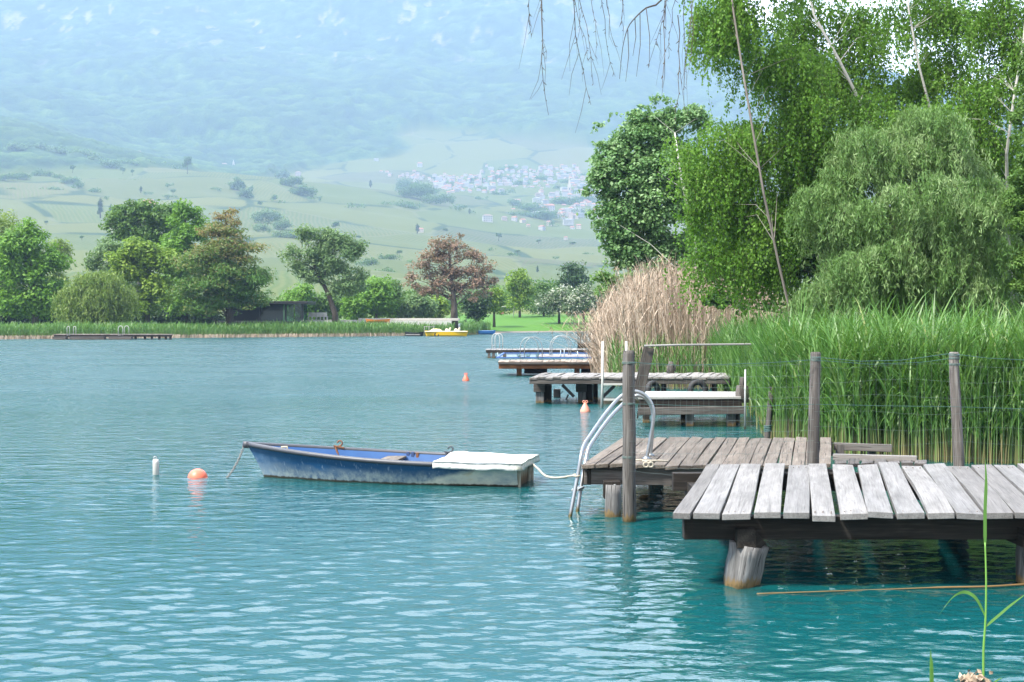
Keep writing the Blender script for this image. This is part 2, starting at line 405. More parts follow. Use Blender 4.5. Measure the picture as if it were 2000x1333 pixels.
t = NT('land'); pos = t.pos()
vor = t.n('ShaderNodeTexVoronoi', {'Vector': t.mapv(pos, (1, .62, 0), rot=(0, 0, .5)), 'Scale': .0052, 'Randomness': .95})
vc = t.n('ShaderNodeSeparateColor', {0: vor.outputs['Color']}).outputs
ang = t.math('MULTIPLY_ADD', vc[0], 1.5, -.75)
xyz = t.sep(pos)
u = t.math('ADD', t.math('MULTIPLY', xyz[0], t.math('COSINE', ang)), t.math('MULTIPLY', xyz[1], t.math('SINE', ang)))
un = t.math('ADD', u, t.math('MULTIPLY', t.noise(pos, .02, 2), 8))
rowf = t.math('MULTIPLY_ADD', t.math('SINE', t.math('MULTIPLY', un, 1.3)), .5, .5)
n_m = t.noise(pos, .05, 5); n_f = t.noise(pos, .5, 4); n_b = t.noise(pos, .008, 3)
green = t.ramp(vc[1], [(0, (.046, .092, .020)), (.35, (.080, .120, .026)), (.7, (.115, .138, .034)), (1, (.060, .106, .024))])
soil = t.ramp(vc[2], [(0, (.11, .13, .038)), (.6, (.16, .15, .052)), (.86, (.14, .115, .07)), (1, (.085, .06, .055))])
vinec = t.mix(t.math('MULTIPLY', rowf, .75), soil, green)
vinec = t.mix(t.math('MULTIPLY', n_m, .6), vinec, green)
edge = t.n('ShaderNodeTexVoronoi', {'Vector': t.mapv(pos, (1, .62, 0), rot=(0, 0, .5)), 'Scale': .0052, 'Randomness': .95}, feature='DISTANCE_TO_EDGE')
hedge = t.math('MULTIPLY', t.ramp(edge.outputs[0], [(.016, 1.0), (.030, 0.0)]), t.ramp(t.noise(pos, .012, 3), [(.46, 0.0), (.54, .9)]))
vinec = t.mix(t.ramp(edge.outputs[0], [(.010, .5), (.016, 0.0)]), vinec, (.15, .16, .085))
vinec = t.mix(hedge, vinec, (.022, .055, .016))
tone = t.attr('tone').outputs['Fac']
fo = t.ramp(t.math('ADD', t.math('MULTIPLY', tone, .38), t.math('ADD', t.math('MULTIPLY', t.noise(pos, .13, 4, .7), .5), t.math('MULTIPLY', t.noise(pos, .022, 3), .2))), [(.34, (.006, .022, .012)), (.52, (.038, .088, .027)), (.76, (.13, .20, .05))])  # crown tops lighter, hollows darker: shading put into the forest colour
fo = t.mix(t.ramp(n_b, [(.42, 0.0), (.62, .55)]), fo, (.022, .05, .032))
rk = t.ramp(t.noise(t.mapv(pos, (.05, .05, .12)), 1, 6), [(.3, (.16, .15, .13)), (.6, (.36, .32, .27))])
lw = t.mix(n_f, (.05, .135, .018), (.085, .19, .028))
grass = t.mix(t.noise(pos, 1.2, 5), (.05, .10, .025), (.11, .16, .05))
bed = t.ramp(xyz[2], [(.05, (.17, .14, .11)), (.35, (.06, .11, .03))])
c = t.mix(t.ramp(xyz[2], [(.3, 0.0), (.5, 1.0)]), bed, grass)
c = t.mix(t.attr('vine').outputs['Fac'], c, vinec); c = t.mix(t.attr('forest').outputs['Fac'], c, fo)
c = t.mix(t.attr('rock').outputs['Fac'], c, rk); c = t.mix(t.attr('lawn').outputs['Fac'], c, t.mix(t.ramp(xyz[2], [(.14, 1.0), (.22, 0.0)]), lw, (.20, .17, .15)))
bn = t.math('ADD', t.math('MULTIPLY', t.math('MULTIPLY', rowf, t.attr('vine').outputs['Fac']), .2), t.math('MULTIPLY', t.math('MULTIPLY', t.noise(pos, .22, 3), t.attr('forest').outputs['Fac']), 5))
M_LAND = t.done(t.bsdf(c, .9, t.bump(bn, .7, 1.0), Specular_IOR_Level=.1))
struct('hillside_terrain', me, M_LAND)

# ------------------------------------------------------------------ the lake
py = np.arange(650.5, 1900, 1.7); yr = np.concatenate([[230.0], CH * F / (py - HY)])
uu = np.linspace(-1, 1, 680); uu = np.concatenate([[-14, -6, -2.5, -1.4], uu, [1.4, 2.5, 6]])
U, Yg = np.meshgrid(uu, yr); Xg = U * (.46 * Yg + 3.0); dY = np.gradient(-yr)[:, None] * np.ones_like(U); dX = (.46 * Yg + 3.0) * 2 / 680
Zg = np.zeros_like(Xg); r2 = np.random.default_rng(21)
wave = 0
for i in range(84):
    lam = 0.078 * (0.52 / 0.078) ** r2.random(); th = math.radians(97) + r2.normal() * .46; k = 2 * math.pi / lam
    slope = .0125 if lam < .24 else .0125 * (.24 / lam) ** .8
    amp = slope / k; att = np.clip((lam / np.maximum(dY * abs(math.sin(th)), dX) - 2.2) / 2.5, 0, 1)
    grp = .55 + .9 * vnoise(Xg + 37 * i, Yg * .8, 2.2 + 2 * lam, 40 + i % 7) if i % 2 else 1.0
    Zg += amp * att * grp * np.sin(k * (Xg * math.cos(th) + Yg * math.sin(th)) + r2.random() * 6.28)
calm = vnoise(Xg, Yg, 5.0, 77) * .7 + vnoise(Xg, Yg, 13.0, 78) * .6 + .35
Zg *= calm
V = np.stack([Xg, Yg, Zg], -1).reshape(-1, 3); nr, nc = Xg.shape
b = (np.arange(nr - 1) * nc)[:, None] + np.arange(nc - 1)[None, :]
Q = np.stack([b + nc, b + nc + 1, b + 1, b], -1).reshape(-1, 4)
me = np_mesh('lake_water', V, Q, smooth=True)
a = me.attributes.new('fine', 'FLOAT', 'POINT'); a.data.foreach_set('value', (lambda q: q * q * (3 - 2 * q))(np.clip((Yg - 9) / 46, 0, 1)).astype(np.float32).ravel())
t = NT('lake_water'); pos = t.pos(); fine = t.attr('fine').outputs['Fac']
h1 = t.noise(t.mapv(pos, (.9, 2.4, 1)), 1.0, 4, .65, .3); h1 = t.math('ADD', h1, t.math('MULTIPLY', t.noise(t.mapv(pos, (2.6, 7.0, 1)), 1.0, 2, .5), .45)); h2 = t.noise(t.mapv(pos, (7, 13, 1)), 1.0, 2, .5)
h = t.math('ADD', t.math('MULTIPLY', t.math('MULTIPLY', h1, fine), .42), t.math('MULTIPLY', h2, .007))
nb = t.bump(h, 1.0, 1.0)
depthn = t.noise(pos, .05, 3)
body = t.mix(depthn, (.003, .057, .063), (.004, .070, .076))
M_WATER = t.done(t.bsdf(body, t.math('MULTIPLY_ADD', t.math('MULTIPLY', fine, t.math('MULTIPLY_ADD', t.noise(t.mapv(pos, (.10, .22, 1)), 1.0, 4), .34, .06)), 1.0, .04), nb, IOR=1.333))
struct('lake_water', me, M_WATER)

# ------------------------------------------------------------------ the air
mbz = MB(); X0, X1, Y0, Y1, Z0, Z1 = -9000, 9000, -40, 7400, -3.0, float(ZZ.max()) + 40
mbz.box(((X0 + X1) / 2, (Y0 + Y1) / 2, (Z0 + Z1) / 2), (X1 - X0, Y1 - Y0, Z1 - Z0))
t = NT('haze'); pv = t.n('ShaderNodeVolumePrincipled', {'Color': (.50, .69, 1.0), 'Density': HAZE_DENSITY, 'Anisotropy': 0.0})
t.t.links.new(pv.outputs[0], t.out.inputs['Volume'])
o = struct('haze', mb_mesh('haze', mbz), t.m, kind='stuff', label='pale blue haze lying over the lake and the mountain', cat='haze')

# ================================================================== MATERIALS OF THE THINGS
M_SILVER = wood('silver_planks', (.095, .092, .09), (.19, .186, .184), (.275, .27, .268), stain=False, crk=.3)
M_BROWNPL = wood('brown_grey_planks', (0.068, 0.055, 0.044), (0.140, 0.117, 0.096), (0.218, 0.192, 0.166), stain=False)
M_GREYPL = wood('grey_planks', (0.132, 0.122, 0.115), (0.251, 0.238, 0.228), (0.363, 0.350, 0.343), stain=False)
M_POST = wood('grey_post', (.028, .025, .022), (.105, .096, .09), (.25, .24, .228), crk=1.2)
M_PILE = wood('pale_piling', (.032, .031, .03), (.14, .14, .142), (.33, .33, .335), crk=1.1)
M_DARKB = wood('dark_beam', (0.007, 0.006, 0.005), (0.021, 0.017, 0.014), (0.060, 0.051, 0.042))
M_GREYB = wood('grey_beam', (0.035, 0.032, 0.028), (0.098, 0.087, 0.081), (0.189, 0.175, 0.164))
M_RUST = wood('rusty_fascia', (.10, .045, .02), (.30, .12, .05), (.45, .24, .12))
M_ORANGEPL = wood('tan_planks', (0.154, 0.119, 0.091), (0.280, 0.231, 0.189), (0.385, 0.336, 0.294), stain=False)
def metal(name, col, rough, base=1.0):
    t = NT(name); n = t.noise(t.mapv(t.obj(), (6, 6, 6)), 1, 5); z = t.sep(t.pos())[2]
    c = t.mix(n, tuple(x * .72 for x in col), col)
    c = t.mix(t.ramp(t.math('ADD', z, t.math('MULTIPLY', n, .08)), [(.06, 1.0), (.12, 0.0)]), c, (.16, .13, .06))
    return t.done(t.bsdf(c, t.math('MULTIPLY_ADD', n, .2, rough), t.bump(n, .05, .005), Metallic=base))
M_STEEL = metal('stainless_steel', (.42, .44, .45), .25)
M_GALV = metal('galvanised', (.40, .42, .42), .45, .7)
M_WIRE = plain('fence_wire', (.10, .14, .13), .6)
M_GREENWIRE = plain('green_wire', (.04, .10, .095), .6)
M_WHITE = plain('white_paint', (.50, .50, .48), .5, .12)
M_PIPE = plain('grey_pipe', (.22, .215, .21), .6)
M_RUBBER = plain('black_rubber', (.022, .022, .024), .7)
M_ORANGE = plain('orange_plastic', (.75, .16, .09), .45, .12)
M_PINK = plain('faded_orange_plastic', (.72, .30, .22), .5, .12)
M_ROPE = plain('rope', (.40, .36, .29), .9, .2, 60)
M_CHAIN = plain('chain', (.22, .20, .19), .5, .3, 60)
M_IRON = plain('rusty_iron', (.20, .085, .04), .8, .4, 30)
M_BLUEF = plain('blue_steel_frame', (.05, .13, .40), .5)
M_FLOAT = plain('pale_blue_float', (.50, .62, .72), .5)
M_BLACK = plain('black_paint', (.018, .019, .021), .45)
M_CONC = plain('pale_concrete', (.42, .40, .36), .8, .12, 2)
M_YELLOW = plain('yellow_hull', (.85, .52, .01), .35, .08)
M_CREAM = plain('cream_plastic', (.80, .70, .54), .5)

def V3(*a): return Vector(a)
def lerp(a, b, t): return a + (b - a) * t

# ================================================================== NEAREST DOCK: broad silver boards
zA = .65; YA0, YA1 = 11.9, 15.85
fr = [(1316, 1350), (1352, 1404), (1407.5, 1463), (1471, 1523), (1530, 1581), (1585, 1630), (1639, 1693), (1697, 1747), (1753, 1807), (1812, 1864), (1869, 1922), (1926, 1980), (1984, 2038), (2042, 2096), (2100, 2152), (2158, 2212)]
re_ = [(1379, 1405), (1409, 1447), (1451, 1490), (1497, 1536), (1541, 1581), (1585, 1620), (1627, 1667), (1672, 1710), (1717, 1755), (1760, 1799), (1804, 1845), (1848, 1893), (1896, 1936), (1941, 1981), (1985, 2026), (2030, 2072)]
dA = thing('wooden_dock', 'nearest wooden dock of broad silvery boards over a black beam', 'dock', (5.2, 13.8, 0))
m = MB(); random.seed(3)
for i, ((a, b), (d, c)) in enumerate(zip(fr, re_)):
    y0 = YA0 + random.uniform(-.012, .012); y1 = YA1 + random.uniform(-.04, .05) + (.08 if i in (2, 5) else 0); q = lambda px, y, Y0: V3((px - 1000) * Y0 / F, y, zA)
    m.plank(q(a, y0, YA0), q(b, y0, YA0), q(c, y1, YA1), q(d, y1, YA1), .052, .022, 9)
nA = len(m.f)
for i, ((a, b), (d, c)) in enumerate(zip(fr, re_)):
    for t_, (l, r_) in ((.035, (a, b)), (.93, (d, c))):
        Yn = lerp(YA0, YA1, t_); l, r_ = lerp(a, d, t_), lerp(b, c, t_); l = lerp((a - 1000) * YA0 / F, (d - 1000) * YA1 / F, t_); r_ = lerp((b - 1000) * YA0 / F, (c - 1000) * YA1 / F, t_)
        for f_ in (.2, .5, .8): m.lathe((lerp(l, r_, f_) + random.uniform(-.01, .01), Yn + random.uniform(-.03, .03), zA), [(.0085, -.03), (.0085, .004), (0, .005)], 6)
o = part('deck', m, [M_SILVER, M_CHAIN], dA, .004); mi = np.zeros(len(m.f), np.int32); mi[nA:] = 1; o.data.polygons.foreach_set('material_index', mi)
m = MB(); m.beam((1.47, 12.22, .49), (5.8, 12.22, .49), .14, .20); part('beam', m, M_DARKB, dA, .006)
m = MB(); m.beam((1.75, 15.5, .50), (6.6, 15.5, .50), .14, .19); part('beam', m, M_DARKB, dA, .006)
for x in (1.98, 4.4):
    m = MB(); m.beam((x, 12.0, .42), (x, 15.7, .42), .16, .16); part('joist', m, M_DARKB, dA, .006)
def pile(base, top, r0, r1, wob=.16, n=18):
    base, top = Vector(base), Vector(top); k = 9; pts, rr = [], []
    for i in range(k + 1):
        t = i / k; pts.append(base.lerp(top, t)); rr.append(lerp(r0, r1, t) * (1 + .03 * math.sin(i * 2.1)))
    return MB().tube(pts, rr, n, True, wob)
q0, q1 = G(1447, 1143), P(1462, 1062, 12.15)
part('piling', pile(q0 + (q0 - q1) * 1.6, q1, .118, .160, .26, 22), M_PILE, dA)
m = MB(); m.beam((2.0, 12.12, .42), (2.09, 12.12, .02 + .30), .17, .17, (0, 1, 0)); part('post_cap', m, M_DARKB, dA, .006)
part('piling', pile((2.33, 15.2, -.5), (2.33, 15.2, .5), .11, .12), M_PILE, dA)
q = G(2003, 1140); part('piling', pile((q.x + .06, q.y, -.5), (q.x + .10, q.y, .46), .13, .15, .26), M_PILE, dA)
part('piling', pile((4.75, 15.3, -.5), (4.75, 15.3, .5), .16, .16), M_DARKB, dA)

# ================================================================== LADDER DOCK behind it
zB = .575; dB = thing('wooden_dock', 'brown grey wooden dock carrying the steel swimming ladder', 'dock', (2.2, 18.3, 0))
m = MB(); random.seed(8)
for i in range(18):
    g = .9; a, b = 1135 + 27.3 * i + g, 1135 + 27.3 * (i + 1) - g; c0, d0 = 1215 + 22.6 * (i + 1) - g, 1215 + 22.6 * i + g
    y0 = 16.47 + random.uniform(-.04, .04); y1 = 20.25 + random.uniform(-.05, .05)
    qa = lambda px, Y0, y: V3((px - 1000) * Y0 / F, y, zB)
    m.plank(qa(a, 16.47, y0), qa(b, 16.47, y0), qa(c0, 20.25, y1), qa(d0, 20.25, y1), .045, .02, 8)
part('deck', m, M_BROWNPL, dB, .005)
m = MB(); m.beam((.84, 16.62, .44), (3.75, 16.58, .42), .12, .20); part('beam', m, M_GREYB, dB, .006)
m = MB(); m.beam((1.6, 20.0, .44), (4.5, 20.0, .44), .12, .20); part('beam', m, M_DARKB, dB, .006)
m = MB(); m.beam((.87, 16.56, .43), (1.58, 20.1, .43), .10, .19); part('beam', m, M_DARKB, dB, .006)
q = G(1197, 1012)
part('piling', pile((q.x - .02, 16.3, -.6), (q.x + .02, 16.35, .36), .088, .092, .12), M_PILE, dB)
m = MB(); m.box((q.x + .0, 16.42, .30), (.19, .17, .20)); part('post_cap', m, M_DARKB, dB, .006)
m = MB(); m.lathe((q.x + .03, 16.32, .36), [(0, -.0), (.014, 0), (.014, .01), (0, .01)], 8); part('bolt', m, M_GALV, dB)
for x, y in ((2.0, 19.8), (3.4, 16.9), (4.2, 19.9)):
    part('piling', pile((x, y, -.5), (x, y, .36), .1, .1), M_PILE, dB)
m = MB(); q = P(1265, 908, 16.42)
for dx in (-.02, .035): m.torus(q + V3(dx, -.01, .0), .028, .012, (1, 0, 0), (0, 0, 1), 12, 8)
m.tube([q + V3(-.06, .05, .035), q + V3(.02, .02, .04), q + V3(.13, .12, .035), q + V3(.25, .10, .03)], .012, 6)
m.tube([q + V3(-.15, .2, .035), q + V3(-.05, .13, .04), q + V3(.08, .2, .035)], .01, 6)
one('knotted_rope', m, M_ROPE, 'pale rope knotted on the front edge of the ladder dock', 'rope', q)

# steel ladder
lad = thing('swimming_ladder', 'bent stainless steel swimming ladder standing in front of the boat rope', 'ladder', (.9, 16.8, 0))
def smooth(pts, n=5):
    pts = [Vector(p) for p in pts]; out = []
    for i in range(len(pts) - 1):
        p0, p1, p2, p3 = pts[max(i - 1, 0)], pts[i], pts[i + 1], pts[min(i + 2, len(pts) - 1)]
        for k in range(n):
            t = k / n
            out.append(.5 * ((2 * p1) + (p2 - p0) * t + (2 * p0 - 5 * p1 + 4 * p2 - p3) * t * t + (3 * p1 - p0 - 3 * p2 + p3) * t ** 3))
    return out + [pts[-1]]
ra = [(1108, 1040, 16.3), (1116, 995, 16.35), (1129, 925, 16.45), (1135, 890, 16.5), (1141, 870, 16.6), (1152, 852, 16.7), (1180, 812, 16.95), (1205, 782, 17.15), (1222, 769, 17.2), (1240, 765, 17.2),
      (1256, 770, 17.2), (1269, 783, 17.2), (1275.5, 800, 17.2), (1276, 820, 17.2), (1270, 860, 17.2), (1263, 898, 17.2)]
rb = [(1125, 1030, 16.7), (1129, 990, 16.75), (1139, 925, 16.85), (1145, 895, 16.95), (1149, 878, 17.0), (1158, 862, 17.1), (1188, 820, 17.35), (1214, 792, 17.55), (1230, 779, 17.6), (1246, 773, 17.6),
      (1260, 778, 17.6), (1270, 790, 17.6), (1275, 806, 17.6), (1275, 822, 17.6), (1273, 860, 17.6), (1270, 890, 17.6)]
for rr in (ra, rb):
    m = MB(); m.tube(smooth([P(*p) for p in rr]), .0225, 12); part('rail', m, M_STEEL, lad)
for ya, yb in ((958, 952), (1032, 1022)):
    f = lambda rr, y: P(np.interp(-y, [-p[1] for p in rr[:6]], [p[0] for p in rr[:6]]), y, np.interp(-y, [-p[1] for p in rr[:6]], [p[2] for p in rr[:6]]))
    m = MB(); a, b = f(ra, ya), f(rb, yb); m.beam(a, b, .085, .028); part('step', m, M_GALV, lad, .004)
for rr in (ra, rb):
    q = P(*rr[-1]); q.z = zB; m = MB(); m.lathe(q, [(0.0, .0), (.055, .0), (.055, .012), (.03, .016), (.03, .03), (0, .03)], 14); part('foot_plate', m, M_STEEL, lad)

# ================================================================== WIRE FENCE along the back of the near dock
fe = thing('wire_fence', 'wire mesh fence on three grey posts behind the near dock', 'fence', (3.2, 16.0, 0))
q = G(1228, 1016)
def post(pts, r, wob=.1): return MB().tube(pts, r, 16, True, wob)
part('post', post([P(1229, 1050, 15.95), P(1229, 1000, 15.95), P(1228, 930, 15.95), P(1229, 850, 15.95), P(1227.5, 770, 15.95), P(1228, 692, 15.95), P(1228, 685, 15.95)], [.076, .075, .072, .071, .069, .067, .058], .14), M_POST, fe)
part('post', post([P(1587, 1040, 16.1), P(1588, 905, 16.1), P(1590, 800, 16.1), P(1593, 692, 16.1), P(1593, 688, 16.1)], [.066, .065, .062, .056, .05]), M_POST, fe)
part('post', post([P(1877, 1040, 16.25), P(1873, 905, 16.25), P(1868, 800, 16.25), P(1864, 730, 16.25), P(1863.5, 692, 16.25), P(1863.5, 688, 16.25)], [.064, .062, .060, .057, .056, .05]), M_POST, fe)
wm = MB(); random.seed(5)
fl = lambda px: np.interp(px, [1228, 1590, 1863, 2300], [15.87, 16.02, 16.17, 16.4])
def sag(px, lo=1228, hi=1590): t = (px - lo) / (hi - lo); return 4 * t * (1 - t)
for k, py in enumerate([712, 733, 755, 777, 798, 820, 841, 862, 884, 905, 920]):
    pts = []
    for px in np.linspace(1228, 1590, 26):
        y = py + 3 * sag(px) + random.uniform(-1.2, 1.2) + (9 * sag(px) if py > 900 else 0); pts.append(P(px, y, fl(px) + random.uniform(-.02, .02)))
    wm.tube(pts, .0013, 3, False)
for px in np.arange(1237, 1590, 11.5):
    x = px + random.uniform(-1.5, 1.5); pts = [P(x + random.uniform(-1, 1), y, fl(x) + random.uniform(-.02, .02)) for y in (700, 733, 777, 820, 862, 910)]
    wm.tube(pts, .0009, 3, False)
for k, py in enumerate([715, 745, 775, 806, 838, 868, 895]):
    pts = [P(px, py + 4 * math.sin(px * .02 + k) + random.uniform(-1, 1), fl(px)) for px in np.linspace(1590, 2150, 30)]; wm.tube(pts, .0010, 3, False)
for px in np.arange(1604, 2150, 15.5):
    x = px + random.uniform(-2, 2); wm.tube([P(x + random.uniform(-1, 1), y, fl(x)) for y in (705, 745, 800, 850, 902)], .0007, 3, False)
part('wire_mesh', wm, M_WIRE, fe)
for (seq, r) in (([(1228, 708), (1330, 714), (1420, 712), (1500, 709), (1590, 703)], .003), ([(1593, 698), (1680, 706), (1760, 704), (1863, 690)], .0032), ([(1593, 704), (1700, 712), (1800, 708), (1863, 700)], .0026), ([(1863, 692), (1930, 700), (2010, 704), (2150, 700)], .003), ([(1228, 789), (1320, 792), (1450, 795), (1590, 790)], .0025), ([(1593, 790), (1720, 793), (1866, 795), (2100, 802)], .0025)):
    m = MB(); m.tube([P(a, b, fl(a) - .01) for a, b in seq], r, 4, False); part('strand_wire', m, M_GREENWIRE, fe)
for (px, pys, rr) in ((1228, (709, 789, 893), .072), (1593, (699, 704), .058), (1864, (694, 700, 712), .060)):
    for py in pys:
        m = MB()
        for dz in (-.008, 0, .009): m.torus(P(px, py, fl(px) + .08) + V3(0, 0, dz), rr, .004, (1, 0, 0), (0, 1, 0), 16, 4)
        part('wire_binding', m, M_WIRE, fe)

# old walkway remains right of the ladder dock
ow = thing('broken_walkway', 'broken remains of an old plank walkway among the reed stems', 'walkway', (5.0, 19.5, .3))
m = MB(); m.beam(P(1627, 893, 17.6), P(1791, 897, 17.3), .10, .075); part('beam', m, M_GREYPL, ow, .006)
m = MB(); m.beam(P(1628, 872, 20.2), P(1742, 876, 20.0), .12, .10); part('beam', m, M_GREYB, ow, .006)
m = MB()
for k, px in enumerate(range(1630, 1800, 26)): m.plank(P(px, 905, 16.5), P(px + 24, 905, 16.5), P(px + 22, 898, 17.4), P(px + 1, 898, 17.4), .04, .02, 3)
part('plank_stub', m, M_GREYB, ow, .004)
for px in (1702, 1640):
    m = MB(); m.beam(P(px, 885, 20.15) + V3(0, 0, -.4), P(px, 868, 20.15), .1, .1, (0, 1, 0)); part('stub_post', m, M_GREYB, ow, .006)

# mooring stakes in front of the reeds
def stake(name, top, base, r, label, rope=True):
    b = G(*base); m = MB(); tp = P(top[0], top[1], b.y + .1); t = thing(name, label, 'stake', b)
    part('shaft', MB().tube([b + (b - tp) * .3, b, b.lerp(tp, .5), tp], [r, r, r * .95, r * .85], 12, True, .15), M_POST, t)
    if rope:
        m = MB(); q = b.lerp(tp, .28)
        for dz in (-.05, -.02, .01, .04): m.torus(q + V3(0, 0, dz), r * 1.1, .014, (1, 0, .15), (0, 1, 0), 14, 6)
        part('rope_wrap', m, M_GREENWIRE, t)
stake('mooring_stake', (1507, 756), (1497, 868), .055, 'leaning grey mooring stake with rope wound near its foot')
stake('mooring_stake', (1544, 796), (1541, 866), .05, 'short upright mooring stake behind the ladder dock')

# ================================================================== DOCK with the white seat board
zC = .60; dC = thing('wooden_dock', 'low dark dock with one pale bench board in front of the tyres', 'dock', (4.0, 31, 0))
m = MB(); m.plank(P(1246, 777, 29.6), P(1447, 777, 29.6), P(1440, 765, 32.3), P(1262, 765, 32.3), .05, .02)
part('bench_board', m, plain('pale_board', (.34, .335, .32), .7, .15, 4), dC, .006)
m = MB(); a, b = P(1250, 788, 29.7), P(1448, 788, 29.7); m.beam(a, b, .16, .17); part('beam', m, M_DARKB, dC, .008)
m = MB(); a, b = P(1246, 806, 29.5), P(1456, 801, 29.5); m.beam(a + V3(0, 0, .02), b, .12, .16); part('beam', m, M_GREYB, dC, .008)
for px, wd, mt in ((1347, .16, M_PILE), (1334, .1, M_DARKB), (1428, .18, M_PILE), (1440, .1, M_DARKB), (1262, .14, M_DARKB)):
    q = G(px, 832 - (6 if mt is M_DARKB else 0)); m = MB(); m.box((q.x, q.y, .05), (wd, .16, .75)); part('piling', m, mt, dC, .01)
q = P(1450, 768, 29.9)
m = MB(); m.tube([q + V3(0, 0, -.2), q, q + V3(0, 0, .16)], [.14, .15, .12], 12, True, .3); m.tube([q + V3(0, 0, .15), q + V3(0, 0, .33)], [.06, .055], 10, True, .2)
part('bollard', m, M_GREYB, dC, .01)
m = MB(); m.beam(P(1246, 775, 29.9), P(1268, 679, 29.9), .23, .06, (0, 1, 0)); part('leaning_board', m, M_GREYB, dC, .006)
m = MB(); m.tube([P(1258, 676, 29.8), P(1330, 674, 29.8), P(1495, 672.5, 29.8), P(1640, 671, 29.6)], .021, 8); part('hand_rail', m, M_PIPE, dC)
m = MB(); m.beam(P(1245, 818, 29.5), P(1249, 782, 29.5), .03, .03, (0, 1, 0)); part('brace', m, M_DARKB, dC)
q = G(1455, 838); m = MB(); m.tube([q + V3(0, 0, -.3), P(1456, 722, q.y)], .022, 8, True)
one('metal_stake', m, M_GALV, 'thin grey metal stake at the right end of the bench board dock', 'stake', q)

# ================================================================== GREY DOCK with cross braces
zD = .72; dD = thing('wooden_dock', 'grey wooden dock with diagonal braces left of the white ladder', 'dock', (3.0, 38, 0))
m = MB(); random.seed(4); n = 26
for i in range(n):
    a, b = lerp(1034, 1425, (i + .03) / n), lerp(1034, 1425, (i + .97) / n); d, c_ = lerp(1064, 1440, (i + .03) / n), lerp(1064, 1440, (i + .97) / n)
    m.plank(P(a, 737, 36.9), P(b, 737, 36.9), P(c_, 728.5, 40), P(d, 728.5, 40), .05, .02, 4)
part('deck', m, M_GREYPL, dD, .005)
m = MB(); m.beam(P(1034, 744, 37.0), P(1425, 744, 37.0), .16, .17); part('beam', m, M_GREYB, dD, .01)
m = MB(); m.beam(P(1066, 740, 39.8), P(1436, 740, 39.8), .16, .17); part('beam', m, M_GREYB, dD, .01)
for px, wd in ((1053, .22), (1135, .20)):
    q = G(px, 787); m = MB(); m.box((q.x + .02, q.y, .0), (wd, .22, .62), r=.5); part('piling', m, M_PILE, dD, .015)
    m = MB(); m.box((q.x, q.y - .04, .40), (wd + .08, .26, .22)); part('post_cap', m, M_GREYB, dD, .012)
    m = MB(); m.box((q.x + wd, q.y + .5, .1), (.24, .7, .75)); part('piling', m, M_DARKB, dD, .015)
for (a, b) in (((1098, 752), (1121, 775)), ((1200, 754), (1177, 776))):
    m = MB(); m.beam(P(*a, 37.3), P(*b, 37.3), .08, .06, (0, 1, 0)); part('brace', m, M_BLACK, dD)
for px in (1165, 1300, 1400):
    q = G(px, 782); m = MB(); m.box((q.x, q.y + .5, .1), (.13, .14, .9)); part('piling', m, M_DARKB, dD, .01)
q = P(1310, 722, 39.6); m = MB(); m.tube([q + V3(0, 0, -.12), q + V3(0, 0, .1), q + V3(.02, 0, .22)], [.11, .09, .05], 10, True, .4); m.tube([q + V3(.05, 0, .02), q + V3(.13, 0, .10), q + V3(.12, 0, -.04)], .03, 8)
one('stump', m, M_POST, 'short weathered stump standing on the far edge of the braced dock', 'stump', q)
# white pole ladder
wl = thing('pole_ladder', 'tall white pole ladder rising from the water beside the braced dock', 'ladder', G(1176, 795))
for px in (1177, 1223):
    m = MB(); q = G(1177, 797); m.tube([P(px - 2, 806, q.y), P(px, 740, q.y + .05), P(px + .5, 667, q.y + .1)], .032, 8); part('pole', m, M_WHITE, wl)
for py in (751, 781):
    m = MB(); m.beam(P(1178, py, q.y + .04), P(1222, py, q.y + .04), .05, .045); part('rung', m, M_WHITE, wl)
# dark fin and box floating under it
q = G(1088, 777); m = MB(); m.box(q + V3(0, .1, .12), (.20, .16, .24)); m.beam(q + V3(.05, .05, .06), q + V3(.17, 0, .18), .02, .02)
one('outboard_motor', m, M_BLACK, 'small black motor block dipping into the water under the braced dock', 'motor', q, .02)
q = G(1105, 780); m = MB(); m.beam(q + V3(0, 0, -.03), q + V3(.07, 0, .13), .04, .08, (0, 1, 0))
one('fin', m, M_BLACK, 'little black fin sticking out of the water under the braced dock', 'fin', q, .01)
# tyres
for (px, py, Rr, lab) in ((1363, 762, .235, 'black tyre fender whose arch stands behind the pale bench board'), (1275, 763, .22, 'black tyre fender leaning beside the tilted grey board')):
    q = P(px, py, 33.6); m = MB(); m.torus(q, Rr - .055, .07, (1, 0.1 if px > 1300 else .9, 0), (0, 0, 1), 24, 10)
    one('tyre_fender', m, M_RUBBER, lab, 'tyre', q)

# ================================================================== RUSTY DOCK and the docks beyond
zE = .54; dE = thing('wooden_dock', 'wooden dock with a rust orange fascia board', 'dock', (3.2, 56, 0))
m = MB(); n = 30
for i in range(n):
    a, b = lerp(972, 1300, (i + .04) / n), lerp(972, 1300, (i + .96) / n); d, c_ = lerp(976, 1300, (i + .04) / n), lerp(976, 1300, (i + .96) / n)
    m.plank(P(a, 707, 54.4), P(b, 707, 54.4), P(c_, 702.5, 57.5), P(d, 702.5, 57.5), .05, .02, 3)
part('deck', m, M_ORANGEPL, dE)
m = MB(); m.beam(P(973, 709.8, 54.35), P(1300, 709.8, 54.35), .06, .075); part('edge_board', m, M_GREYB, dE)
m = MB(); m.beam(P(974, 716, 54.5), P(1300, 716, 54.5), .08, .185); part('fascia', m, M_RUST, dE)
for px in (1014, 1127):
    q = G(px, 734); m = MB(); m.box((q.x, q.y, .1), (.2, .3, .6)); part('piling', m, M_RUST, dE, .02)
    m = MB(); m.box((q.x + .65, q.y + .7, .2), (.9, .5, .28)); part('crossbeam', m, M_DARKB, dE, .02)
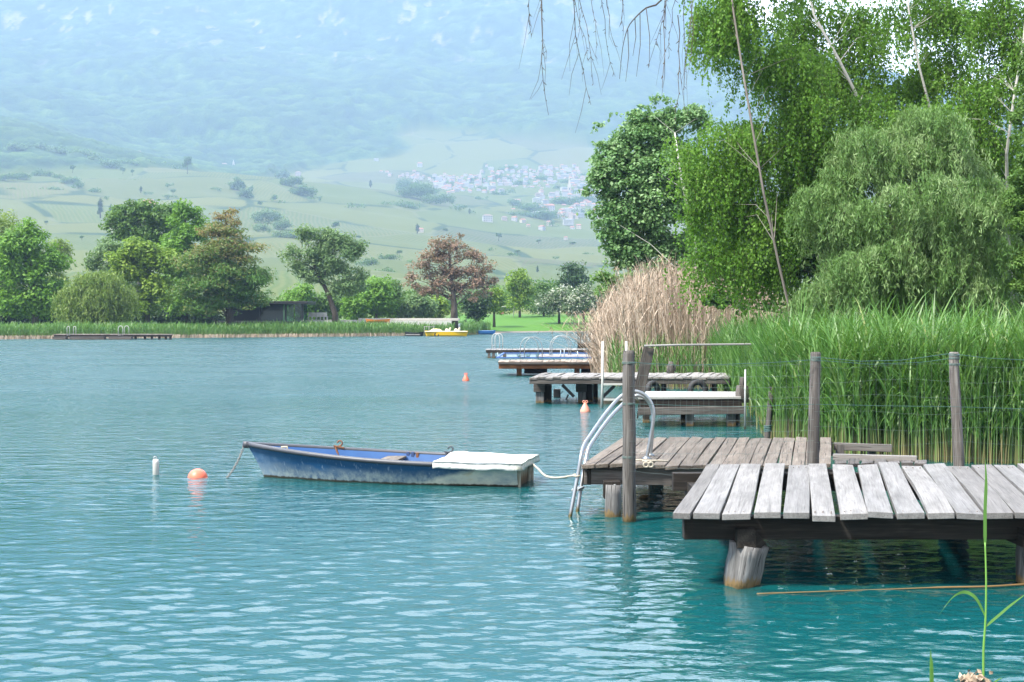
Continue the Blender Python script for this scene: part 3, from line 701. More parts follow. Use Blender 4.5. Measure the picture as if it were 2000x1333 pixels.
dF = thing('wooden_dock', 'narrow dark dock behind the blue pontoon', 'dock', (1.2, 80, 0))
m = MB(); n = 24
for i in range(n):
    a, b = lerp(948, 1200, (i + .04) / n), lerp(948, 1200, (i + .96) / n); m.plank(P(a, 683.6, 78), P(b, 683.6, 78), P(b + 2, 681, 81.6), P(a + 2, 681, 81.6), .05, .02, 3)
part('deck', m, M_GREYPL, dF)
m = MB(); m.beam(P(949, 687, 78.05), P(1200, 687, 78.05), .1, .15); part('beam', m, M_DARKB, dF)
for px in (955, 964, 985, 1060, 1130):
    q = G(px, 700); m = MB(); m.box((q.x, q.y + .2, .1), (.15, .2, .6)); part('piling', m, M_GREYB, dF)
def arch(name, x0, x1, top, bot, Y, dxy, label, mt=M_GALV, r=.022):
    a, b = P(x0, bot, Y), P(x1, bot, Y); t = thing(name, label, 'ladder', a)
    cx = (a.x + b.x) / 2; hw = (b.x - a.x) / 2; zt = P(0, top, Y).z
    for k in (0, 1):
        o = V3(dxy * k, .55 * k, 0); pts = []
        for i in range(19):
            an = math.pi * (1 - i / 18); pts.append(V3(cx + hw * math.cos(an) * (1 - .05 * math.sin(an)), Y, zt - hw * 1.15 + hw * 1.15 * math.sin(an)) + o)
        m = MB(); m.tube([a + o] + pts + [b + o], r, 7); part('rail', m, mt, t)
    m = MB()
    for z in (.05, .3): m.beam(V3(a.x, Y, a.z + z * .5), V3(a.x + dxy, Y + .55, a.z + z * .5), .06, .03)
    part('step', m, mt, t)
pf = thing('pontoon', 'low blue framed swimming pontoon with pale floats', 'pontoon', (3, 73, 0))
m = MB(); m.beam(P(971, 699, 71.8), P(1180, 699, 71.8), .10, .05); m.beam(P(984, 690, 76), P(1180, 690, 76), .1, .05); m.beam(P(971, 699, 71.8), P(984, 690, 76), .1, .05); part('frame', m, M_BLUEF, pf)
m = MB(); m.plank(P(1050, 697, 72), P(1180, 697, 72), P(1180, 692, 75.4), P(1055, 692, 75.4), .03); part('deck', m, M_GREYPL, pf)
for px in (977, 994, 1005, 1022, 1042, 1103, 1118, 1136, 1150):
    q = G(px, 700.5); m = MB(); m.box(q + V3(0, 1.2, .16), (.36, 1.2, .28)); part('float', m, M_FLOAT, pf, .05)
for px, py in ((972, 689), (1095, 684), (1102, 682), (1128, 686)):
    m = MB(); m.tube([P(px, 699, 72), P(px, py, 72)], .02, 6); part('stanchion', m, M_FLOAT, pf)
arch('swimming_ladder', 1016, 1051, 659, 701, 71.6, .22, 'arched steel ladder at the middle of the blue pontoon')
arch('swimming_ladder', 1074, 1111, 656.5, 694, 73.6, .12, 'arched steel ladder at the right end of the blue pontoon')
arch('swimming_ladder', 961, 976, 652, 681, 79.5, .16, 'pale arched ladder on the tip of the narrow dark dock', M_WHITE)
dG = thing('wooden_dock', 'small dark dock half hidden by the dry reeds', 'dock', P(1150, 680, 105))
m = MB(); m.plank(P(1128, 672, 103), P(1230, 672, 103), P(1230, 670, 108), P(1128, 670, 108), .12); part('deck', m, M_DARKB, dG)
m = MB(); m.beam(P(1130, 677, 103.4), P(1230, 677, 103.4), .1, .25); part('beam', m, M_DARKB, dG)
for px in (1131, 1160, 1200):
    m = MB(); m.box(G(px, 682), (.2, .2, .9)); part('piling', m, M_DARKB, dG)
arch('swimming_ladder', 1129, 1140, 641, 671, 104, .2, 'dark arched ladder poking out of the dry reeds', M_BLACK, .03)

# far left swimming dock
dL = thing('wooden_dock', 'long far swimming dock in front of the reed belt', 'dock', P(220, 655, 142))
zL = .50
m = MB(); n = 40
for i in range(n):
    a, b = lerp(104, 336, (i + .03) / n), lerp(104, 336, (i + .97) / n); m.plank(P(a, 653.8, 140), P(b, 653.8, 140), P(b + 3, 652.6, 143), P(a + 3, 652.6, 143), .06, .01, 3)
part('deck', m, M_BROWNPL, dL)
m = MB(); m.beam(P(106, 656.5, 140.1), P(336, 656, 140.1), .1, .22); part('beam', m, M_DARKB, dL)
for px in (265, 283, 297, 311, 324, 333):
    m = MB(); m.box(P(px, 659.5, 140.4), (.2, .2, .6)); part('piling', m, M_DARKB, dL)
for x0, x1 in ((105, 130), (138, 205), (214, 258)):
    m = MB(); m.beam(P(x0, 660.5, 139.6), P(x1, 660.5, 139.6), .8, .26); part('float', m, M_GREYB, dL)
arch('swimming_ladder', 131, 136, 638, 656, 139.8, .45, 'white arched ladder at the left end of the long far dock', M_WHITE, .03)
arch('swimming_ladder', 231, 240, 637, 656, 139.8, .45, 'white arched ladder at the middle of the long far dock', M_WHITE, .03)

# ================================================================== THE BLUE ROWING BOAT
st = V3(.18, 19.62, 0); bow = V3(-3.70, 20.42, 0); ax = (bow - st); Lb = ax.length; rz = math.atan2(ax.y, ax.x)
bt = thing('rowing_boat', 'worn blue rowing boat with a white cover over its stern', 'rowing boat', st, rz)
BW = .655
def hull_pt(s, h, side, inset=0.0):
    """s 0 stern..1 bow, h 0 bottom..1 gunwale"""
    Lh = Lb * .955 + Lb * .075 * h ** 1.3
    wdt = BW * (1 - max(0, (s - .30) / .70) ** 2.3) * (.90 + .10 * min(1, s / .3))
    prof = (.70 + .30 * h ** .7) if s < .75 else lerp(.70, .32, (s - .75) / .25) + (1 - lerp(.70, .32, (s - .75) / .25)) * h ** .8
    zg = .29 + .03 * s + .145 * max(0, s - .25) ** 1.7 / .75 ** 1.7
    z = -.10 + (zg + .10) * h
    return V3(s * Lh + inset * .3 * (1 if s < .5 else -2), side * max(0, wdt * prof - inset), z)
S = [i / 26 for i in range(27)]; Hh = [i / 8 for i in range(9)]
def skin(inset, hs, flip):
    m = MB(); vs, fs = [], []
    for s in S:
        for h in hs: vs.append(hull_pt(s, h, 1, inset))
        for h in hs: vs.append(hull_pt(s, h, -1, inset))
    k = len(hs); w2 = 2 * k
    for i in range(len(S) - 1):
        for j in range(k - 1):
            a = i * w2 + j; fs.append((a, a + w2, a + w2 + 1, a + 1)); a = i * w2 + k + j; fs.append((a, a + 1, a + w2 + 1, a + w2))
        a = i * w2; fs.append((a, a + k, a + w2 + k, a + w2))
    if flip: fs = [f[::-1] for f in fs]
    m.add(vs, fs, smooth=True); return m
t = NT('boat_paint'); oc = t.obj(); xyz = t.sep(oc)
n1 = t.noise(t.mapv(oc, (2.2, 2.2, 5)), 1, 6, .65); n2 = t.noise(t.mapv(oc, (14, 14, 9)), 1, 6, .7); n3 = t.noise(t.mapv(oc, (30, 30, 3)), 1, 4, .6)
blue = t.mix(n1, (.002, .034, .115), (.008, .085, .215))
hz = t.math('ADD', xyz[2], t.math('MULTIPLY', t.math('SUBTRACT', n1, .5), .20))
blue = t.mix(t.math('MULTIPLY', t.ramp(hz, [(.05, 1.0), (.22, 0.0)]), t.ramp(n2, [(.34, .15), (.6, .95)])), blue, (.28, .34, .35))
blue = t.mix(t.math('MULTIPLY', t.ramp(n3, [(.60, 0.0), (.68, .55)]), t.ramp(xyz[2], [(.26, 1.0), (.34, 0.0)])), blue, (.28, .34, .42))
bowf = t.math('MULTIPLY', t.ramp(t.math('MULTIPLY', xyz[0], .25), [(.80, 0.0), (.98, .75)]), t.ramp(n2, [(.35, 1.0), (.65, .3)]))
blue = t.mix(t.math('MULTIPLY', bowf, t.ramp(xyz[2], [(.18, 1.0), (.36, .2)])), blue, (.20, .28, .36))
wf = t.math('ADD', t.math('SUBTRACT', t.math('MULTIPLY', t.math('SUBTRACT', 1.78, xyz[0]), .28), xyz[2]), t.math('MULTIPLY', t.math('SUBTRACT', n1, .5), .22))
cream = t.mix(n2, (.44, .45, .40), (.64, .63, .55)); cream = t.mix(t.ramp(n1, [(.5, 0.0), (.72, .8)]), cream, (.16, .23, .31))
cream = t.mix(t.math('MULTIPLY', t.ramp(n1, [(.34, .7), (.42, 0.0)]), .7), cream, (.50, .36, .16))
col = t.mix(t.ramp(wf, [(.05, 0.0), (.12, 1.0)]), blue, cream)
dk = t.math('ADD', xyz[2], t.math('MULTIPLY', t.math('SUBTRACT', n2, .5), .07))
col = t.mix(t.ramp(dk, [(.018, 1.0), (.034, 0.0)]), col, (.035, .030, .018))
M_HULL = t.done(t.bsdf(col, .45, t.bump(n2, .12, .01)))
t = NT('boat_inside'); oc = t.obj(); n1 = t.noise(oc, 5, 6)
M_INS = t.done(t.bsdf(t.mix(n1, (.006, .048, .19), (.02, .11, .30)), .5))
M_GUN = plain('gunwale_rubber', (.055, .06, .075), .45, .25, 12)
hull = part('hull', skin(0, Hh, False), M_HULL, bt, local=True)
m = MB(); vs = [hull_pt(0, h, 1) for h in Hh] + [hull_pt(0, h, -1) for h in Hh]; k = len(Hh)
m.add([v + V3(.001, 0, 0) for v in vs], [(j, j + 1, k + j + 1, k + j) for j in range(k - 1)])
t = NT('transom_wood'); oc = t.obj(); xyz = t.sep(oc); n2 = t.noise(t.mapv(oc, (8, 30, 4)), 1, 6, .7)
hh = t.math('ADD', xyz[2], t.math('MULTIPLY', t.math('SUBTRACT', n2, .5), .25))
M_TRAN = t.done(t.bsdf(t.ramp(hh, [(.02, (.06, .035, .015)), (.10, (.17, .10, .045)), (.20, (.42, .38, .29)), (.3, (.45, .42, .35))]), .8))
tr = part('transom', m, M_TRAN, bt, local=True)
M_STRIP = plain('strip', (.40, .38, .31), .8)
for y_ in (-.22, .46, -.47):
    m = MB(); m.box((-.015, y_, .12), (.03, .05, .34)); part('transom_strip', m, M_STRIP, bt, .004, local=True)
part('inner_hull', skin(.03, [.12, .3, .5, .7, .85, .985], True), M_INS, bt, local=True)
for sd in (1, -1):
    m = MB(); m.tube([hull_pt(s, 1.0, sd) + V3(0, 0, .0) for s in S], .034, 10); part('gunwale', m, M_GUN, bt, local=True)
m = MB(); m.lathe(hull_pt(1, 1, 1) + V3(.0, 0, -.01), [(0, -.05), (.05, -.045), (.06, 0), (.05, .045), (0, .05)], 12); part('bow_fitting', m, M_GUN, bt, local=True)
m = MB(); a = hull_pt(.50, .88, 1, .03); b = hull_pt(.50, .88, -1, .03)
m.plank(a + V3(-.14, 0, 0), a + V3(.14, 0, 0), b + V3(.14, 0, 0), b + V3(-.14, 0, 0), .03, .01); part('thwart', m, M_BROWNPL, bt, .005, local=True)
def oarlock(s, sd, mt, name):
    p = hull_pt(s, 1, sd); m = MB(); m.tube([p + V3(0, 0, -.02), p + V3(0, 0, .05)], .014, 8)
    m.torus(p + V3(0, 0, .085), .036, .011, (1, 0, 0), (0, 0, 1), 12, 6, .8); m.beam(p + V3(-.07, -.02 * sd, .02), p + V3(.08, -.04 * sd, .05), .03, .02); m.beam(p + V3(.0, -.05 * sd, -.08), p + V3(.05, -.04 * sd, .03), .035, .025)
    part(name, m, mt, bt, local=True)
oarlock(.695, -1, M_IRON, 'oarlock'); oarlock(.30, -1, M_GUN, 'oarlock')
m = MB(); p = hull_pt(.44, 1, -1)
for dx, mt in ((.05, 0), (-.02, 0)): m.box(p + V3(dx, .035, -.10), (.045, .025, .24))
part('rib_strap', m, plain('dark_blue_strap', (.03, .06, .16), .6), bt, .004, local=True)
m = MB(); m.box(p + V3(-.09, .03, -.06), (.04, .03, .14)); part('strap', m, M_IRON, bt, .004, local=True)
m = MB(); p = hull_pt(.84, 1, 1) + V3(0, -.06, .01); m.tube([p + V3(.04, 0, -.02), p + V3(.03, 0, .03), p + V3(-.05, 0, .035), p + V3(-.06, 0, -.02)], .014, 7); part('cleat', m, plain('cleat', (.45, .40, .28), .6), bt, local=True)
# cover cloth
t = NT('white_cover'); oc = t.obj(); xyz = t.sep(oc); n1 = t.noise(oc, 7, 6); n2 = t.noise(oc, 26, 5, .7)
cc = t.mix(t.ramp(n1, [(.42, 0.0), (.72, .55)]), (.66, .66, .64), (.48, .49, .45))
edgef = t.math('MULTIPLY', t.ramp(t.math('ADD', xyz[0], t.math('MULTIPLY', n1, .16)), [(.0, 1.0), (.22, 0.0)]), t.ramp(n2, [(.42, 0.0), (.60, .75)]))
M_COVER = t.done(t.bsdf(t.mix(edgef, cc, (.22, .22, .12)), .5, t.bump(t.math('ADD', n1, t.math('MULTIPLY', t.noise(t.mapv(oc, (3, 9, 3)), 1, 3, .5, 1.5), 1.2)), .7, .03)))
m = MB(); vs, fs = [], []; NS, NW = 26, 22; SE = .285
for i in range(NS + 1):
    s = i / NS * SE
    for j in range(NW + 1):
        u = j / NW * 2 - 1
        e = hull_pt(max(s, .0), 1, 1 if u > 0 else -1)
        yy = u * (abs(e.y) + .048) * 1.0; hump = .010 * (1 - abs(u) ** 2.2) + .05 * math.exp(-((s - .24) / .06) ** 2 - ((u + .35) / .4) ** 2)
        z = e.z + .036 + hump + .004 * math.sin(s * 40 + u * 5) + .004 * math.sin(u * 9 + s * 19) - .02 * (s / SE) * (1 - abs(u))
        x = e.x - .03
        if i == 0: x -= .05
        sx = s; x += (.30 * max(0, -u) - .10 * max(0, u)) * (s / SE) ** 2 * .5 * 0
        vs.append(V3(x + (.22 * (u + 0) * -1 * 0 ), yy, z))
for i in range(NS):
    for j in range(NW): a = i * (NW + 1) + j; fs.append((a, a + 1, a + NW + 2, a + NW + 1))
# hanging hems: both sides and the stern
def hem(idx, out):
    global vs, fs
    o = len(vs); k = len(idx)
    for r_ in (1, 2, 3):
        for q_, i in enumerate(idx):
            p = vs[i]; d = .030 * r_ * (1 + .07 * math.sin(q_ * .7)); vs.append(p + out * (.004 * r_ + .005 * math.sin(q_ * 1.1 + r_)) * .8 + V3(0, 0, -d))
    rowsx = [idx] + [[o + r_ * k + q_ for q_ in range(k)] for r_ in range(3)]
    for r_ in range(3):
        for q_ in range(k - 1): fs.append((rowsx[r_][q_], rowsx[r_][q_ + 1], rowsx[r_ + 1][q_ + 1], rowsx[r_ + 1][q_]))
hem([i * (NW + 1) for i in range(NS + 1)], V3(0, -1, 0)); hem([i * (NW + 1) + NW for i in range(NS + 1)], V3(0, 1, 0)); hem(list(range(NW + 1)), V3(-1, 0, 0))
m.add(vs, fs, smooth=True); o = part('stern_cover', m, M_COVER, bt, local=True)
sm_ = o.modifiers.new('thick', 'SOLIDIFY'); sm_.thickness = .006
# chain at the bow
q0 = bt.matrix_basis @ (hull_pt(1, 1, 1) + V3(.03, 0, -.0)); q1 = G(441, 934); m = MB(); n = 19
for i in range(n):
    t_ = i / (n - 1); p = q0.lerp(q1 + V3(0, 0, -.02), t_) + V3(.02 * math.sin(t_ * 3.1), 0, -.03 * math.sin(t_ * 3.14)); d = (q1 - q0).normalized()
    sd = d.cross(V3(0, 1, 0)).normalized() if i % 2 else V3(0, 1, 0); vs = []
    m.tube([p - d * .022 - sd * .008, p - d * .022 + sd * .008, p + d * .0 + sd * .014, p + d * .022 + sd * .008, p + d * .022 - sd * .008, p - sd * .014, p - d * .022 - sd * .008], .0055, 5)
one('mooring_chain', m, M_CHAIN, 'rusty chain hanging from the bow of the blue boat', 'chain', q0)
# stern rope
a = bt.matrix_basis @ V3(-.04, -.18, .30); b = P(1126, 929, 16.45)
pts = [a, a + V3(.03, -.02, -.05), P(1052, 917, 18.9), P(1064, 929, 18.4), P(1080, 933.5, 17.9), P(1098, 933, 17.2), P(1113, 930.5, 16.8), b]
m = MB(); m.tube(smooth(pts, 4), .014, 7); m.torus(b, .035, .013, (1, 0, 0), (0, 1, .2), 14, 6)
for k in range(4): m.torus(a + V3(.0, 0, -.01 - .012 * k), .03, .012, (1, 0, .3), (0, 1, 0), 10, 6)
m.tube([a + V3(.02, 0, -.03), a + V3(.0, -.03, -.16), a + V3(.02, -.04, -.28)], .009, 6)
one('mooring_rope', m, M_ROPE, 'slack pale rope from the boat stern to the steel ladder', 'rope', a)

# ================================================================== BUOYS AND FLOATING THINGS
q = G(304.5, 928); t = thing('marker_buoy', 'thin white marker post floating left of the orange ball', 'buoy', q)
m = MB(); m.tube([q + V3(0, 0, -.3), q + V3(0, 0, .18), q + V3(0, 0, .225)], [.046, .046, .042], 14); part('tube', m, M_WHITE, t)
m = MB(); m.torus(q + V3(-.01, 0, .245), .022, .008, (1, 0, 0), (0, 0, 1), 12, 6); part('ring', m, M_GALV, t)
q = G(383, 934); t = thing('ball_buoy', 'round orange ball buoy half sunk near the boat bow', 'buoy', q)
m = MB(); R = .142; m.lathe(q + V3(0, .1, -.02), [(R * math.sin(a), -R * math.cos(a)) for a in np.linspace(.05, math.pi - .02, 22)], 28); part('ball', m, M_ORANGE, t)
m = MB(); m.torus(q + V3(0, .1, -.005), R + .001, .006, (1, 0, 0), (0, 1, 0), 32, 6); part('seam', m, M_PINK, t)
def cone_buoy(px, py, k, mt, label):
    q = G(px, py); t = thing('cone_buoy', label, 'buoy', q)
    m = MB(); m.lathe(q, [(0, -.08), (.11 * k, -.07), (.125 * k, .0), (.115 * k, .05), (.07 * k, .14), (.035 * k, .20), (.03 * k, .22), (0, .22)], 20); part('cone', m, mt, t)
    m = MB()
    for sx in (-1, 1): m.torus(q + V3(sx * .034 * k, 0, .245), .026 * k, .010 * k, (1, 0, 0), (0, 0, 1), 14, 7)
    part('handle', m, mt, t)
cone_buoy(1143, 805, 1.0, M_PINK, 'pale pink cone buoy in front of the braced dock')
cone_buoy(910, 744, 1.0, M_ORANGE, 'bright orange cone buoy alone on open water')
q = G(1256, 973); m = MB(); m.tube([q + V3(-.05, 0, 0), q + V3(0, 0, .012), q + V3(.06, .01, .01)], [.012, .032, .018], 8, True, .3); m.tube([q + V3(.04, 0, .015), q + V3(.065, 0, .03)], [.02, .016], 8, True, .2)
one('driftwood', m, M_DARKB, 'little dark chunk of driftwood under the ladder dock', 'driftwood', q)
m = MB(); m.tube(smooth([G(1478, 1160, .0), G(1600, 1156, .012), G(1720, 1152, .0), G(1830, 1148, .015), G(1930, 1146, .018), G(2015, 1141, .01), G(2120, 1138, 0)], 5), [.005] * 15 + [.009] * 10 + [.007] * 6, 7)
one('floating_pole', m, plain('wet_cane', (.20, .115, .04), .6, .3, 6), 'thin tan cane floating in front of the near dock piling', 'pole', G(1730, 1152))

# ================================================================== TREES AND PLANTS
LG_BIRCH = leaf_mat('birch_leaves', [(0, (0.045, 0.127, 0.012)), (0.5, (0.104, 0.246, 0.024)), (1, (0.223, 0.386, 0.068))], .45)
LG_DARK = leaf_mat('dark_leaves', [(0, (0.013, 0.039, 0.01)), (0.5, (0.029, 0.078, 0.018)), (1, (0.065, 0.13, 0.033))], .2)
LG_WILLOW = leaf_mat('willow_leaves', [(0, (.06, .15, .035)), (.5, (.16, .29, .085)), (1, (.34, .46, .22))], .4)
LG_POPLAR = leaf_mat('poplar_leaves', [(0, (0.064, 0.172, 0.051)), (0.5, (0.143, 0.286, 0.1)), (1, (0.343, 0.486, 0.257))], .35)
LG_BRIGHT = leaf_mat('bright_leaves', [(0, (0.062, 0.163, 0.015)), (0.5, (0.131, 0.288, 0.025)), (1, (0.225, 0.413, 0.056))], .4)
LG_YELLOW = leaf_mat('yellow_green_leaves', [(0, (0.091, 0.182, 0.016)), (0.5, (0.182, 0.299, 0.026)), (1, (0.286, 0.403, 0.052))], .4)
LG_MID = leaf_mat('mid_leaves', [(0, (0.043, 0.113, 0.024)), (0.5, (0.09, 0.192, 0.037)), (1, (0.166, 0.284, 0.066))], .35)
LG_SAGE = leaf_mat('sage_leaves', [(0, (0.069, 0.149, 0.046)), (0.5, (0.138, 0.241, 0.086)), (1, (0.253, 0.356, 0.149))], .35)
LG_PALE = leaf_mat('pale_willow_leaves', [(0, (.10, .18, .03)), (.5, (.19, .28, .06)), (1, (.29, .36, .12))], .4)
LG_CYP = leaf_mat('cypress_leaves', [(0, (0.054, 0.156, 0.022)), (0.42, (0.102, 0.21, 0.031)), (0.62, (0.18, 0.192, 0.048)), (1, (0.288, 0.18, 0.084))], .35)
LG_RED = leaf_mat('copper_leaves', [(0, (.14, .085, .06)), (.5, (.26, .165, .12)), (1, (.40, .285, .225))], .35)
LG_BLOOM = leaf_mat('blossom_leaves', [(0, (.04, .09, .025)), (.55, (.09, .15, .05)), (.72, (.5, .52, .42)), (1, (.72, .72, .64))], .25)
LG_REED = leaf_mat('reed_leaves', [(0, (.045, .125, .022)), (.5, (.085, .21, .040)), (.84, (.17, .31, .09)), (.95, (.34, .33, .14)), (1, (.36, .27, .14))], .4, .4)
BARK = wood('bark', (.035, .028, .022), (.08, .065, .052), (.15, .13, .11), stain=False)
BARK_GREY = wood('grey_bark', (.12, .11, .095), (.22, .20, .18), (.34, .32, .29), stain=False)
t = NT('birch_bark'); g = t.attr('gco').outputs['Vector']; n1 = t.noise(t.mapv(g, (26, 3, 3)), 1, 4, .6); n2 = t.noise(t.mapv(g, (3, 8, 8)), 1, 4)
cb = t.mix(n2, (.30, .29, .27), (.50, .49, .46)); cb = t.mix(t.ramp(n1, [(.30, 1.0), (.40, 0.0)]), cb, (.05, .045, .04))
BARK_BIRCH = t.done(t.bsdf(cb, .7, t.bump(n1, .3, .01)))

def gz(px, Y): return float(land_z(np.array([px], float), np.array([Y], float))[0])
def lobes(Lp, Y):
    out = []
    for l in Lp:
        px, py, rx, ry = l[:4]; dz = l[4] if len(l) > 4 else 0; y = Y + dz; s = y / F
        out.append((np.array(P(px, py, y)), np.array([rx * s, .85 * (rx * s) ** .5 * (ry * s) ** .5 if rx > ry else rx * s, ry * s])))
    return out
def cloud(lb, n, ln, rng, ncl=22, cr=.30, flat=.7, wl=.5, shell=.45, droop=0.0, size_var=.35, bias=None):
    """leaf clumps through the lobes of a crown -> V, F, rnd, clump centres"""
    vol = np.array([r.prod() ** .66 for _, r in lb]); vol /= vol.sum(); Cn, Rn = [], []
    for (c, r), v in zip(lb, vol):
        k = max(4, int(ncl * len(lb) * v)); d = rsph(k, rng); d[:, 2] = np.where(d[:, 2] < -.5, -d[:, 2] * .5, d[:, 2])
        q = shell + (1 - shell) * rng.random((k, 1)) ** .6
        Cn.append(c + d * r * q * .93); Rn.append(np.full(k, cr * (r.prod() ** (1 / 3))) * (.6 + .8 * rng.random(k)))
    Cn, Rn = np.concatenate(Cn), np.concatenate(Rn)
    pr = Rn ** 2; pr /= pr.sum(); idx = rng.choice(len(Cn), n, p=pr)
    d = rng.normal(size=(n, 3)); d = unit(d) * (rng.random((n, 1)) ** .45); d[:, 2] *= flat
    pos = Cn[idx] + d * Rn[idx][:, None]
    out = unit(d + 1e-6); nrm = unit(out * .6 + np.array([0, 0, .7]) + rng.normal(size=(n, 3)) * .55)
    dr = unit(rng.normal(size=(n, 3)) + out * .5 + np.array([0, 0, -droop])); dr = dr - nrm * (dr * nrm).sum(1, keepdims=True)
    lns = ln * (1 - size_var + 2 * size_var * rng.random(n))
    V, Fq = leaves(pos, dr, nrm, lns, lns * wl)
    ct = rng.random(len(Cn)) * .5; r = np.clip(ct[idx] + rng.random(n) * .55, 0, 1)
    if bias is not None: r = np.clip(r + bias(pos), 0, 1)
    return V, Fq, np.repeat(r, 4), Cn
def trunk_mb(path, r0, r1, tips, rng, lr=.35, n=9):
    lr = lr * .8
    """tapered trunk with limbs to crown clumps"""
    m = MB(); path = [Vector(p) for p in path]; k = len(path)
    m.tube(path, [lerp(r0, r1, i / (k - 1)) * (1.25 if i == 0 else 1) for i in range(k)], n, True, .12)
    for tp in tips:
        tp = Vector(tp); best = None
        cand = [(path[i].lerp(path[i + 1], f), (i + f) / (k - 1)) for i in range(k - 1) for f in (0, .33, .66)] + [(path[-1], 1.0)]
        ok = [(q, f) for q, f in cand if q.z < tp.z - .25 * (tp - q).length] or cand[:2]
        q, f = min(ok, key=lambda x: (x[0] - tp).length * (1 + .3 * abs(.6 - x[1])))
        rr = lerp(r0, r1, f) * lr * (.6 + .5 * rng.random()); mid = q.lerp(tp, .5) + Vector((0, 0, .12 * (tp - q).length)) + Vector(rng.normal(size=3) * .05 * (tp - q).length)
        m.tube([q, q.lerp(mid, .55), mid, mid.lerp(tp, .55), tp], [rr, rr * .8, rr * .62, rr * .42, rr * .2], 6, False, .1)
    return m
def tree(name, label, Y, Lp, trunk, n, ln, lmat, bmat=None, r0=.25, r1=.06, seed=1, limbs=18, group=None, wl=.5, cat='tree', **k):
    rng = np.random.default_rng(seed); random.seed(seed); lb = lobes(Lp, Y)
    base = P(trunk[0][0], 0, Y + (trunk[0][2] if len(trunk[0]) > 2 else 0)); base.z = gz(trunk[0][0], base.y) - .05
    path = [base] + [P(p[0], p[1], Y + (p[2] if len(p) > 2 else 0)) for p in trunk[1:]]
    T = thing(name, label, cat, base, 0, group)
    V, Fq, r, Cn = cloud(lb, n, ln, rng, wl=wl, **k)
    tips = Cn[rng.permutation(len(Cn))[:limbs]]
    part('trunk', trunk_mb(path, r0, r1, tips, rng), bmat or BARK, T)
    npart('crown', V, Fq, lmat, T, r)
    return T
def strands(lb, ntip, per, rad, lmin, lmax, step, ln, rng, wl=.7, out=.25, spread=.028, rb=0.0, top=-.2, cv=.5):
    """hanging leafy strands (weeping birch / willow) -> leaves, ribbons, tips"""
    vol = np.array([(r[0] * r[2]) for _, r in lb]); vol /= vol.sum(); tips, cen = [], []
    for (c, r), v in zip(lb, vol):
        k = max(3, int(round(ntip * v))); d = rsph(k, rng); d[:, 2] = np.where(d[:, 2] < top, np.abs(d[:, 2]), d[:, 2])
        tips.append(c + d * r * (.45 + .55 * rng.random((k, 1)))); cen.append(np.repeat(c[None], k, 0))
    tips, cen = np.concatenate(tips), np.concatenate(cen); N = len(tips) * per
    st = np.repeat(tips, per, 0) + rng.normal(size=(N, 3)) * np.array([rad, rad, rad * .35])
    ot = unit((np.repeat(tips - cen, per, 0)) * np.array([1, 1, 0]) + rng.normal(size=(N, 3)) * .4 * np.array([1, 1, 0])); Ls = lmin + (lmax - lmin) * rng.random(N) ** 1.4
    K = 7; tt = np.linspace(0, 1, K)[None, :, None]
    sw = rng.normal(size=(N, 1, 3)) * np.array([.05, .05, 0]) * Ls[:, None, None]
    Pt = st[:, None, :] + ot[:, None, :] * out * Ls[:, None, None] * (tt * 1.6 - tt ** 2 * .9) + np.array([0, 0, -1.0]) * (Ls[:, None, None] * (tt ** 1.35)) + sw * np.sin(tt * 4.2)
    Pt[:, :, 2] += (Ls[:, None] * .10) * np.sin(np.pi * np.minimum(tt[..., 0] * 3, 1))
    nl = np.maximum(3, (Ls / step).astype(int)); si = np.repeat(np.arange(N), nl); u = rng.random(len(si)) * (K - 1.001); i0 = u.astype(int); f = (u - i0)[:, None]
    pos = Pt[si, i0] * (1 - f) + Pt[si, i0 + 1] * f + rng.normal(size=(len(si), 3)) * spread
    nn = len(si); dr = unit(np.array([0, 0, -1.0]) + rng.normal(size=(nn, 3)) * .55); nrm = unit(rng.normal(size=(nn, 3)) + np.array([0, 0, .35]))
    nrm = unit(nrm - dr * (nrm * dr).sum(1, keepdims=True)); lns = ln * (.65 + .7 * rng.random(nn))
    V, Fq = leaves(pos, dr, nrm, lns, lns * wl)
    tr = np.repeat(rng.random(len(tips)) * cv, per); r = np.repeat(np.clip(tr[si] + rng.random(nn) * (1.05 - cv), 0, 1), 4)
    rib = ribbons(Pt, np.full((N, K), rb) * np.linspace(1, .5, K), rng.normal(size=(N, 3))) if rb else None
    return V, Fq, r, rib, tips

